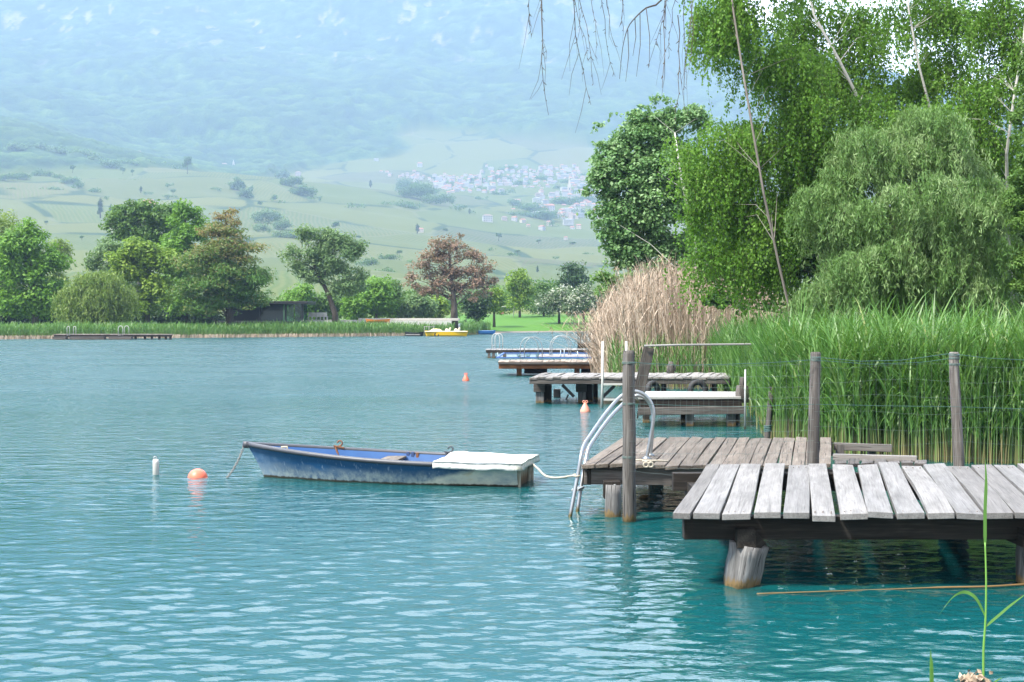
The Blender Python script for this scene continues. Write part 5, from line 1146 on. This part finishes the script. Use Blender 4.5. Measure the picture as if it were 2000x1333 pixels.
shrubs([(735, 575, 36, 45, 188, LG_BRIGHT, 'vivid green bushy tree between the willow and the copper tree', 6500, .42),
        (768, 580, 16, 42, 192, LG_MID, 'narrow dark green tree just left of the pale round bush', 3500, .40),
        (812, 600, 36, 26, 190, LG_SAGE, 'pale round bush left of the copper tree trunk', 4500, .38),
        (850, 600, 26, 22, 194, LG_YELLOW, 'yellow green bush directly left of the copper tree trunk', 3000, .38),
        (930, 592, 26, 28, 196, LG_DARK, 'dark green bush right of the copper tree trunk', 4500, .40),
        (965, 585, 18, 26, 205, LG_YELLOW, 'light green bush beyond the swing frame', 2500, .42),
        (1015, 560, 24, 36, 235, LG_YELLOW, 'yellow green young tree above the middle of the lawn', 4200, .46),
        (1062, 568, 28, 24, 240, LG_MID, 'mid green bush right of the yellow green young tree', 3200, .46),
        (1122, 545, 28, 32, 255, LG_DARK, 'dark rounded tree at the right end of the lawn', 4500, .55),
        (1092, 590, 48, 24, 214, LG_BLOOM, 'white flowering bush in front of the dark rounded tree', 7000, .36),
        (1140, 588, 36, 32, 212, LG_BLOOM, 'white flowering bush half hidden by the dry reeds', 5500, .36),
        (585, 588, 34, 34, 192, LG_BRIGHT, 'bright green bush above the pavilion roof', 5000, .42),
        (640, 598, 34, 28, 194, LG_MID, 'green bush behind the trunk of the leaning willow', 4200, .42),
        (695, 600, 26, 26, 186, LG_BRIGHT, 'small bright bush behind the white wall', 3600, .40)], 'bushes along the far shore')
shrubs([(20, 622, 50, 24, 176, LG_DARK, 'dark undergrowth below the two leftmost trees', 5000, .40), (110, 620, 40, 24, 174, LG_DARK, 'dark undergrowth left of the weeping willow', 4000, .40),
        (205, 622, 50, 22, 176, LG_DARK, 'dark undergrowth behind the weeping willow', 4500, .40), (310, 622, 50, 22, 176, LG_DARK, 'dark undergrowth below the yellow green tree', 4500, .40),
        (400, 622, 50, 20, 182, LG_DARK, 'dark undergrowth behind the bronze cypress trunk', 4500, .40), (-60, 620, 50, 26, 178, LG_DARK, 'dark undergrowth beyond the left edge', 3000, .40)], 'undergrowth below the far trees')
# a loose hedge line behind the shore
rng = np.random.default_rng(9)
V, Fq, r, _ = cloud(lobes([(px, 600 + 10 * math.sin(px), 40, 28, 7 * math.sin(px * 3.1)) for px in range(-150, 890, 30)], 212) + lobes([(px, 588 + 8 * math.sin(px), 40, 26, 8 * math.sin(px * 3.1)) for px in range(900, 1260, 30)], 268), 48000, .50, rng, ncl=10, cr=.5, shell=.1)
o = struct('woodland', np_mesh('woodland', V, Fq, r), LG_MID, 'stuff', 'continuous belt of green woodland behind the far shore trees', 'woodland')

# ================================================================== THE FAR SHORE: BUILT THINGS
s17 = lambda Y: Y / F
pv_ = thing('pavilion', 'flat roofed black glass pavilion on a dark deck at the far shore', 'pavilion', P(520, 634, 168))
zt = .56
m = MB(); m.box((P(512, 0, 0).x + 0 + P(508, 0, 168).x, 171, 2.3 + (618 - 591.5) * 168 / F), (11.4, 7.5, .34)); part('roof', m, M_BLACK, pv_, .03)
m = MB(); a, b = P(425, 631, 167.0), P(592, 631, 167.0); m.beam(a + V3(0, 3.2, .02), b + V3(0, 3.2, .02), 7.5, .34); part('deck', m, M_BLACK, pv_, .02)
GLASS = NT('dark_glass'); _g = GLASS.n('ShaderNodeBsdfGlossy', {0: (.75, .85, .85), 1: .05}); _tr = GLASS.n('ShaderNodeBsdfTransparent', {0: (.34, .50, .47)})
M_GLASS = GLASS.done(GLASS.n('ShaderNodeMixShader', {0: .04, 1: _tr.outputs[0], 2: _g.outputs[0]}).outputs[0])
zlo, zhi = P(0, 628.5, 168).z, P(0, 594, 168).z
for px in (506, 558, 591):
    m = MB(); x = P(px, 0, 168.2).x; m.box((x, 168.2, (zlo + zhi) / 2), (.22, .22, zhi - zlo)); part('column', m, M_BLACK, pv_)
for a, b in ((507, 556), (560, 574), (575.5, 589.5)):
    m = MB(); x0, x1 = P(a, 0, 168.4).x, P(b, 0, 168.4).x; m.box(((x0 + x1) / 2, 168.4, (zlo + zhi) / 2), (x1 - x0, .06, zhi - zlo)); part('window_pane', m, M_GLASS, pv_)
m = MB(); x0, x1 = P(440, 0, 173).x, P(552, 0, 173).x; m.box(((x0 + x1) / 2, 173.5, (zlo + zhi) / 2), (x1 - x0, .2, zhi - zlo)); part('back_wall', m, M_BLACK, pv_)
m = MB(); x = P(591, 0, 170).x; m.box((x, 171, (zlo + zhi) / 2), (.06, 5, zhi - zlo)); part('side_pane', m, M_GLASS, pv_)
wl_ = thing('retaining_wall', 'long white retaining wall with a pale plank terrace on top', 'wall', P(745, 636, 172))
m = MB(); a, b = P(590, 632, 172), P(882, 632, 172); m.beam(a, b, .35, .62); part('wall', m, M_WHITE, wl_)
m = MB(); a, b = P(700, 624.5, 172.4), P(896, 624.5, 172.4); m.beam(a + V3(0, 1.6, 0), b + V3(0, 1.6, 0), 3.6, .30); part('terrace', m, M_CONC, wl_, .02)
m = MB(); a, b = P(590, 626.5, 172.3), P(700, 626.5, 172.3); m.beam(a + V3(0, 1.6, 0), b + V3(0, 1.6, 0), 3.4, .12); part('coping', m, M_CONC, wl_, .01)
def far_chair():
    m = MB(); m.box((0, 0, .42), (.46, .46, .06)); m.box((0, .22, .68), (.46, .05, .48))
    for sx in (-.2, .2):
        for sy in (-.2, .2): m.box((sx, sy, .2), (.05, .05, .4))
        m.box((sx * 1.1, 0, .62), (.05, .44, .05))
    return m
ch = None
labs = ['leftmost white chair of the row beside the pavilion', 'second white chair from the pavilion', 'third white chair from the pavilion', 'fourth white chair from the pavilion', 'white chair nearest the leaning willow']
for i, px in enumerate((606, 614, 622, 629, 636)):
    q = P(px, 0, 173.4); q.z = P(0, 625.6, 172.3).z
    if ch is None: ch = one('garden_chair', far_chair(), M_WHITE, labs[0], 'chair', (0, 0, 0), 0, 'white chairs on the terrace'); ch.location = q
    else: clone(ch, q, .1 * i, label=labs[i])
def boat_hull(L_, W_, H_, n=14):
    m = MB(); vs, fs = [], []
    for i in range(n + 1):
        t_ = i / n * 2 - 1; k = (1 - abs(t_) ** 3.2); w_ = W_ / 2 * max(.05, k)
        for (yy, zz) in ((-w_, H_ + .12 * t_ * t_), (-w_ * .8, .1), (0, -.08), (w_ * .8, .1), (w_, H_ + .12 * t_ * t_)): vs.append(V3(t_ * L_ / 2 * (.93 if zz < H_ * .6 else 1), yy, zz))
    for i in range(n):
        for j in range(4): a = i * 5 + j; fs.append((a, a + 5, a + 6, a + 1))
        a = i * 5; fs.append((a, a + 4, a + 9, a + 5))
    fs.append((0, 1, 2, 3, 4)); fs.append(tuple(n * 5 + j for j in (4, 3, 2, 1, 0)))
    return m.add(vs, fs, smooth=False)
q = P(872, 657, 164); q.z = 0; pb = thing('pedal_boat', 'yellow pedal boat with cream seats moored at the far reeds', 'pedal boat', q, .0)
for dy in (-.45, .45):
    m = MB(); h_ = boat_hull(5.0, .8, .50); m.add([V3(*v) + V3(0, dy, 0) for v in h_.v], h_.f); part('hull', m, M_YELLOW, pb, local=True)
m = MB(); m.box((0, 0, .54), (4.9, 1.7, .10)); part('deck', m, M_CREAM, pb, .03, local=True)
for dx in (.05, 1.1):
    m = MB(); m.tube([(dx, -.5, .70), (dx + .0, .5, .62)], .20, 10); m.beam((dx + .25, -.5, .72), (dx + .42, -.5, 1.02), .06, .1); m.beam((dx + .28, .0, .6), (dx + .42, 0, .98), 1.0, .12, (1, 0, 0)); part('seat', m, M_CREAM, pb, .02, local=True)
m = MB(); m.lathe((-1.2, 0, .48), [(.75, 0), (.7, .18), (.45, .34), (0, .38)], 14); part('bow_cowl', m, plain('pale_yellow', (.85, .70, .30), .4), pb, local=True)
q2 = P(853, 654, 163.3); m = MB(); m.torus(q2, .22, .09, (1, 0, 0), (0, 0, 1), 18, 8); one('tyre_fender', m, M_RUBBER, 'black tyre hanging on the side of the yellow pedal boat', 'tyre', q2)
q = P(809, 657, 164.5); q.z = 0; t_ = thing('dinghy', 'low black dinghy moored left of the yellow pedal boat', 'dinghy', q); part('hull', boat_hull(2.2, 1.1, .40), M_BLACK, t_, local=True)
m = MB(); m.box((-.1, -.5, .16), (1.7, .12, .14)); part('side_board', m, M_GREYPL, t_, .02, local=True)
q = P(948, 656, 181); q.z = 0; t_ = thing('rowing_boat', 'small sky blue boat moored at the right end of the reeds', 'rowing boat', q); part('hull', boat_hull(2.6, 1.1, .42), plain('sky_blue_hull', (.05, .22, .58), .4), t_, local=True)
m = MB(); m.box((0, 0, .44), (2.1, .9, .05)); part('thwart', m, plain('pale_blue', (.25, .42, .70), .5), t_, .02, local=True)
q = P(738, 629, 170.6); h_ = boat_hull(3.0, .62, .26); m = MB(); m.add([V3(*v) + q for v in h_.v], h_.f); one('kayak', m, plain('orange_kayak', (.80, .26, .06), .4), 'orange kayak lying against the pale terrace edge', 'kayak', q)
q = P(838, 650, 167); m = MB()
for dx in (-.55, .0, .55): m.tube([q + V3(dx, 0, -.5), q + V3(dx, 0, .75)], .045, 6)
m.tube([q + V3(-.6, 0, .7), q + V3(.75, 0, .7)], .04, 6)
one('mooring_rail', m, M_PIPE, 'pale mooring rail standing behind the yellow pedal boat', 'rail', q)
q = P(901, 618, 186); q.z = gz(901, 186); m = MB(); m.lathe(q, [(.85, 0), (.8, .35), (.6, .72), (.3, .95), (0, 1.0)], 16); one('dome_tent', m, plain('grey_tent', (.45, .50, .55), .7), 'small grey dome tent right of the copper tree trunk', 'tent', q)
q = P(984, 616, 236); q.z = gz(984, 236); sw = thing('swing_frame', 'pale swing frame with a pink seat at the top of the lawn', 'swing', q)
m = MB(); m.tube([q + V3(-1.8, 0, 1.75), q + V3(1.9, 0, 1.75)], .07, 6)
for dx in (-1.6, 1.6):
    for dy in (-.6, .6): m.tube([q + V3(dx, dy, -.1), q + V3(dx, 0, 1.75)], .06, 6)
part('frame', m, M_WHITE, sw)
m = MB(); m.box(q + V3(-.3, 0, .75), (.5, .35, .5)); part('seat', m, plain('pink_seat', (.75, .15, .25), .5), sw, .05)

# ================================================================== THE HILLSIDE: HOUSES, CHURCH, LONE TREES
R_RED = plain('red_tiles', (.42, .20, .14), .8, .2, .6); R_BROWN = plain('brown_tiles', (.30, .22, .19), .8, .2, .6); R_GREY = plain('grey_roof', (.42, .42, .42), .8, .2, .6)
W_WHITE = plain('white_render', (.46, .45, .43), .8, .15, .1); W_CREAM = plain('cream_render', (.55, .47, .38), .8, .05, .4); W_ROSE = plain('rose_render', (.46, .38, .33), .8, .05, .4)
M_WIN = plain('window_dark', (.05, .06, .07), .3)
def house_mesh(nm, wx, wy, hz, rf, fl, mats):
    m = MB(); m.box((0, 0, hz / 2 - 1), (wx, wy, hz + 2)); nb = len(m.f)
    e = .5; m.add([V3(-wx / 2 - e, -wy / 2 - e, hz - .05), V3(wx / 2 + e, -wy / 2 - e, hz - .05), V3(wx / 2 + e, wy / 2 + e, hz - .05), V3(-wx / 2 - e, wy / 2 + e, hz - .05), V3(-wx / 2 + fl, 0, hz + rf), V3(wx / 2 - fl, 0, hz + rf)],
               [(0, 1, 5, 4), (2, 3, 4, 5), (1, 2, 5), (3, 0, 4), (3, 2, 1, 0)]); nr_ = len(m.f)
    nfl = max(1, int(hz / 3))
    for k in range(nfl):
        for i in range(max(2, int(wx / 3))):
            x = -wx / 2 + (i + .5) * wx / max(2, int(wx / 3)); m.box((x, -wy / 2 - .02, 1.6 + k * 3), (1.0, .08, 1.3))
    me = mb_mesh(nm, m); mi = np.zeros(len(m.f), np.int32); mi[nb:nr_] = 1; mi[nr_:] = 2; me.polygons.foreach_set('material_index', mi)
    for x in mats: me.materials.append(x)
    return me
HV = [(house_mesh('village_house', 11, 9, 7, 2.8, 1.0, [W_WHITE, R_RED, M_WIN]), 'white house with a red roof in the far hazy village'),
      (house_mesh('village_house', 14, 9, 9, 2.4, 3.5, [W_WHITE, R_BROWN, M_WIN]), 'broad white house with a brown hipped roof in the far village'),
      (house_mesh('village_house', 10, 8, 6, 2.6, .8, [W_CREAM, R_RED, M_WIN]), 'small cream house with a red roof in the far hazy village'),
      (house_mesh('village_house', 22, 10, 11, 1.6, 5, [W_WHITE, R_GREY, M_WIN]), 'long white block with a grey roof in the far village'),
      (house_mesh('village_house', 12, 9, 8, 2.6, 3, [W_ROSE, R_BROWN, M_WIN]), 'rose coloured house with a brown roof in the far village')]
def put_house(v, q, rz, sc_, label=None, group='houses of the far hillside village', nm='village_house'):
    o = bpy.data.objects.new(nm, HV[v][0]); C.objects.link(o); o.location = q; o.rotation_euler = (0, 0, rz); o.scale = (sc_,) * 3
    return tag(o, label or HV[v][1], 'house', group)
rng = np.random.default_rng(14); placed = []
for (x0, x1, y0, y1, n) in [(850, 1000, 345, 372, 60), (980, 1160, 338, 372, 85), (940, 1130, 326, 345, 34), (800, 870, 343, 356, 16), (1050, 1175, 372, 392, 32), (735, 830, 338, 352, 10), (860, 920, 365, 380, 16), (1000, 1130, 392, 408, 10), (1090, 1180, 405, 432, 16), (930, 980, 372, 382, 7), (1000, 1175, 405, 452, 20), (1120, 1180, 385, 420, 10)]:
    k = 0
    while k < n:
        px, py = x0 + (x1 - x0) * rng.random(), y0 + (y1 - y0) * rng.random()
        if any(abs(px - a) < 5 and abs(py - b) < 2.2 for a, b in placed): k += .25; continue
        placed.append((px, py)); put_house(int(rng.choice(5, p=[.33, .26, .20, .06, .15])), hill(px, py), rng.normal() * .35, .50 + .34 * rng.random()); k += 1
for px, py, v, s_, lab in [(352, 318, 1, 1.0, 'white house close left of the tall pine on the ridge'), (378, 326, 2, .7, 'low cream house close right of the tall pine on the ridge'), (398, 322, 0, .7, 'small white house midway between the ridge pine and the church'), (438, 330, 4, .9, 'rose house at the foot of the white church'),
                           (270, 304, 0, .8, 'white house alone at the wood edge left of the ridge'), (320, 316, 3, .5, 'low white building at the wood edge left of the ridge pine'), (582, 345, 4, .8, 'rose house behind the clump right of the church'), (820, 326, 0, .8, 'isolated white house above the left end of the village'),
                           (735, 316, 3, .4, 'low white building high on the forest slope'), (1048, 425, 3, .55, 'white roofed shed among trees below the village'), (1075, 412, 0, .9, 'orange roofed house in the trees below the village'), (952, 434, 1, .75, 'white farmhouse alone in the middle vineyards'), (985, 432, 4, .5, 'rose house tucked beside a vineyard hedge'),
                           (1110, 440, 3, .55, 'terraced white block at the right foot of the village'), (1048, 395, 3, .5, 'white block with flat top near the green field'), (822, 454, 2, .45, 'tiny cream house with a cypress in the lower vineyards'), (1105, 468, 2, .35, 'tiny white hut beside a vineyard track')]:
    put_house(v, hill(px, py), .2, s_ * 1.25, lab, None)
# farmhouse behind the shore trees
q = hill(290, 428); fh = thing('farmhouse', 'white farmhouse with a steep red roof above the left trees', 'house', q, .15); fh.scale = (1.5,) * 3
m = MB(); m.box((0, 0, 4), (13, 9, 10)); part('wall', m, W_WHITE, fh, local=True)
m = MB(); m.add([V3(-7.2, -5.2, 8.9), V3(7.2, -5.2, 8.9), V3(7.2, 5.2, 8.9), V3(-7.2, 5.2, 8.9), V3(-2.6, 0, 13.4), V3(2.6, 0, 13.4)], [(0, 1, 5, 4), (2, 3, 4, 5), (1, 2, 5), (3, 0, 4), (3, 2, 1, 0)]); part('roof', m, R_RED, fh, local=True)
for x in (-4, 0, 4):
    m = MB(); m.box((x, -4.53, 7.0), (1.1, .1, 1.5)); part('window', m, M_WIN, fh, local=True)
m = MB(); m.box((3, 1.2, 12.6), (.9, .9, 2.2)); part('chimney', m, W_WHITE, fh, local=True)
# churches
def church(q, k, label, spire, wmat):
    c = thing('church', label, 'church', q, .1)
    m = MB(); m.box((0, 0, 4.5 * k), (3.6 * k, 3.6 * k, 11 * k)); part('tower', m, wmat, c, local=True)
    m = MB(); h0, h1 = 10 * k, spire * k; a = 2.0 * k; m.add([V3(-a, -a, h0), V3(a, -a, h0), V3(a, a, h0), V3(-a, a, h0), V3(0, 0, h1)], [(0, 1, 4), (1, 2, 4), (2, 3, 4), (3, 0, 4), (3, 2, 1, 0)]); part('spire', m, wmat, c, local=True)
    m = MB(); m.box((-4.6 * k, 0, 2 * k), (6 * k, 4.6 * k, 6 * k)); part('nave', m, W_WHITE, c, local=True)
    m = MB(); m.add([V3(-7.8 * k, -2.6 * k, 5 * k), V3(-1.8 * k, -2.6 * k, 5 * k), V3(-1.8 * k, 2.6 * k, 5 * k), V3(-7.8 * k, 2.6 * k, 5 * k), V3(-7.6 * k, 0, 7.4 * k), V3(-1.8 * k, 0, 7.4 * k)], [(0, 1, 5, 4), (2, 3, 4, 5), (1, 2, 5), (3, 0, 4)]); part('roof', m, R_BROWN, c, local=True)
    m = MB(); m.box((0, -1.83 * k, 8 * k), (1.0 * k, .1, 1.8 * k)); part('belfry_opening', m, M_WIN, c, local=True)
church(hill(456, 333), 1.25, 'white church with a pointed spire on the vineyard ridge', 18.5, W_WHITE)
church(hill(1112, 384), 1.7, 'village church with a tall slim pale tower', 21, W_CREAM)
church(hill(938, 362), 1.5, 'slim rose church tower in the middle of the far village', 20, W_ROSE)
# lone hillside trees: two unit-height kinds, copied
def unit_tree(nm, label, lbs, n, ln, lm, seed, **k):
    rng = np.random.default_rng(seed); random.seed(seed); T = thing(nm, label, 'tree', (0, 0, 0), 0, 'lone trees on the vineyard hill')
    V, Fq, r, Cn = cloud([(np.array(c), np.array(rr)) for c, rr in lbs], n, ln, rng, **k)
    part('trunk', trunk_mb([(0, 0, -.05), (0, 0, .2), (0, 0, .6)], .03, .015, Cn[:5], rng, n=6), BARK, T); npart('crown', V, Fq, lm, T, r); return T
RT = unit_tree('hill_tree', '', [((0, 0, .58), (.36, .36, .34)), ((.15, .05, .75), (.22, .22, .2)), ((-.2, 0, .45), (.25, .25, .22))], 900, .13, LG_MID, 91, ncl=12, cr=.45, shell=.3)
CT = unit_tree('slim_cypress', '', [((0, 0, .3), (.10, .10, .26)), ((0, 0, .55), (.095, .095, .25)), ((0, 0, .78), (.06, .06, .2))], 800, .075, LG_DARK, 92, ncl=14, cr=.6, shell=.2, flat=1.3)
used = {RT.name: False, CT.name: False}
def lone(proto, px, py, hpx, wk, label):
    q = hill(px, py); h_ = hpx * q.y / F; s_ = (h_ * wk, h_ * wk, h_)
    if not used[proto.name]: used[proto.name] = True; proto.location = q; proto.scale = s_; proto['label'] = label
    else: clone(proto, q, random.random() * 6, s_, label)
for a in [(CT, 196, 425, 42, 1.0, 'taller of the two dark slim cypresses on the vineyard'), (CT, 217, 424, 27, 1.5, 'shorter of the two dark slim cypresses on the vineyard'), (CT, 275, 377, 14, 1.6, 'short slim cypress by the hedge below the ridge'), (CT, 724, 366, 15, 1.8, 'dark slim cypress on the ridge left of the village wood'), (CT, 917, 418, 11, 1.5, 'tiny cypress below the village wood'), (CT, 815, 456, 20, 1.4, 'dark cypress beside the tiny cream house'), (CT, 1050, 534, 16, 1.3, 'small slim cypress at the foot of the far plain'),
          (RT, 366, 342, 40, .62, 'tall dark pine standing on the ridge left of the church'), (RT, 240, 340, 14, 1.0, 'left one of the two small dark trees on the bare ridge'), (RT, 259, 343, 13, .8, 'right one of the two small dark trees on the bare ridge'), (RT, 142, 338, 16, 1.0, 'tree on the field edge below the left forest'), (RT, 338, 380, 10, 1.4, 'small bush on the open vineyard below the ridge pine'), (RT, 974, 470, 16, 1.1, 'round green tree alone in the lower vineyards'), (RT, 1052, 476, 9, 1.5, 'low bush on the vineyard right of the round tree'), (RT, 1118, 480, 8, 2.2, 'wide low bush at the right end of the vineyards'), (RT, 655, 452, 20, 1.0, 'round tree above the open willow at the shore'),
          (RT, 508, 405, 12, 1.2, 'small tree between the two hillside woods'), (RT, 346, 410, 18, 1.2, 'dark conifer beside the red farmhouse roof'), (RT, 90, 440, 9, 1.2, 'small bush on the left vineyard'), (RT, 160, 470, 10, 1.2, 'bush at the bottom of the left vineyard'), (RT, 870, 455, 9, 1.6, 'hedge bush right of the tiny cream house'), (RT, 1010, 496, 8, 2.0, 'low bush in the middle of the far plain'), (RT, 700, 470, 10, 1.5, 'bush beside the bare brown vineyard strip'), (RT, 780, 500, 12, 1.4, 'green bush above the left side of the copper tree')]: lone(*a)
# woods on the hill
def wood_patch(label, items, n, ln, lm=LG_MID, seed=1):
    rng = np.random.default_rng(seed); lb = []
    for (px, py, rx, ry) in items:
        q = hill(px, py); s = q.y / F; lb.append((np.array((q.x, q.y + 3, q.z + ry * s * .7)), np.array((rx * s, max(4, rx * s * .5), ry * s))))
    V, Fq, r, _ = cloud(lb, n, ln * 1.5, rng, ncl=16, cr=.55, shell=.15); struct('woodland', np_mesh('woodland', V, Fq, r), lm, 'stuff', label, 'woodland')
wood_patch('round green wood just right below the church ridge', [(465, 372, 18, 14), (480, 388, 18, 10), (446, 364, 7, 6), (492, 378, 12, 8)], 4500, 1.5, LG_SAGE, 1)
wood_patch('long wood running down the ridge right of the church', [(528, 344, 18, 9), (552, 350, 16, 12), (570, 366, 24, 13), (594, 384, 26, 12), (615, 392, 14, 6), (540, 392, 14, 7), (552, 398, 10, 6)], 8000, 1.7, LG_MID, 2)
wood_patch('broad wood on the knoll in front of the village', [(798, 374, 30, 14), (822, 388, 40, 18), (858, 400, 36, 14), (890, 412, 24, 8), (785, 408, 50, 7), (690, 406, 26, 6), (745, 404, 20, 5), (920, 418, 14, 5)], 11000, 1.7, LG_MID, 3)
wood_patch('hedges and trees on the terraces at the far left of the hill', [(14, 352, 26, 8), (40, 350, 20, 8), (78, 346, 22, 8), (110, 350, 18, 6), (140, 360, 24, 8), (150, 374, 14, 12), (182, 380, 18, 8), (20, 374, 18, 4), (105, 376, 30, 5), (205, 392, 12, 5)], 7000, 1.3, LG_MID, 4)
wood_patch('low green hedge rows on the slope below the ridge pine', [(330, 366, 10, 6), (340, 376, 7, 5), (290, 380, 16, 2.5), (330, 386, 20, 2.5), (250, 356, 30, 2), (420, 372, 14, 3)], 2200, 1.0, LG_MID, 5)
wood_patch('bushy green trees above the open willow crown', [(522, 438, 34, 16), (545, 452, 30, 12), (505, 462, 26, 14), (560, 470, 40, 12)], 6500, 1.2, LG_SAGE, 6)
wood_patch('trees mixed among the lower houses of the village', [(1010, 402, 24, 8), (1035, 414, 36, 10), (1060, 430, 40, 10), (1100, 400, 40, 7), (1010, 424, 20, 8), (1080, 444, 20, 8), (1128, 420, 20, 8), (1150, 395, 30, 7), (975, 384, 26, 6), (940, 392, 20, 5), (1000, 380, 16, 6), (1090, 372, 20, 6)], 9000, 1.9, LG_MID, 7)
wood_patch('dark trees between the upper houses of the village', [(880, 362, 26, 4), (920, 355, 26, 4), (970, 350, 30, 4), (1020, 362, 30, 4), (1060, 352, 30, 4), (1110, 360, 26, 5), (1140, 345, 20, 4), (1000, 334, 30, 4), (940, 372, 20, 4)], 5000, 2.2, LG_MID, 8)
wood_patch('forest edge running along the top of the left vineyard', [(30, 300, 26, 12), (70, 300, 26, 12), (110, 306, 26, 12), (150, 312, 26, 12), (185, 322, 24, 12), (215, 330, 22, 12), (250, 328, 24, 10), (285, 326, 24, 8), (320, 328, 20, 7), (340, 332, 14, 5)], 9000, 2.0, LG_SAGE, 9)
wood_patch('bushes scattered over the far plain right of the copper tree', [(1000, 500, 14, 3), (1085, 506, 10, 3), (960, 490, 10, 3), (1150, 500, 12, 4), (760, 508, 24, 6), (800, 520, 20, 6), (720, 520, 26, 8), (680, 510, 20, 8), (745, 540, 30, 8)], 3500, .9, LG_MID, 10)
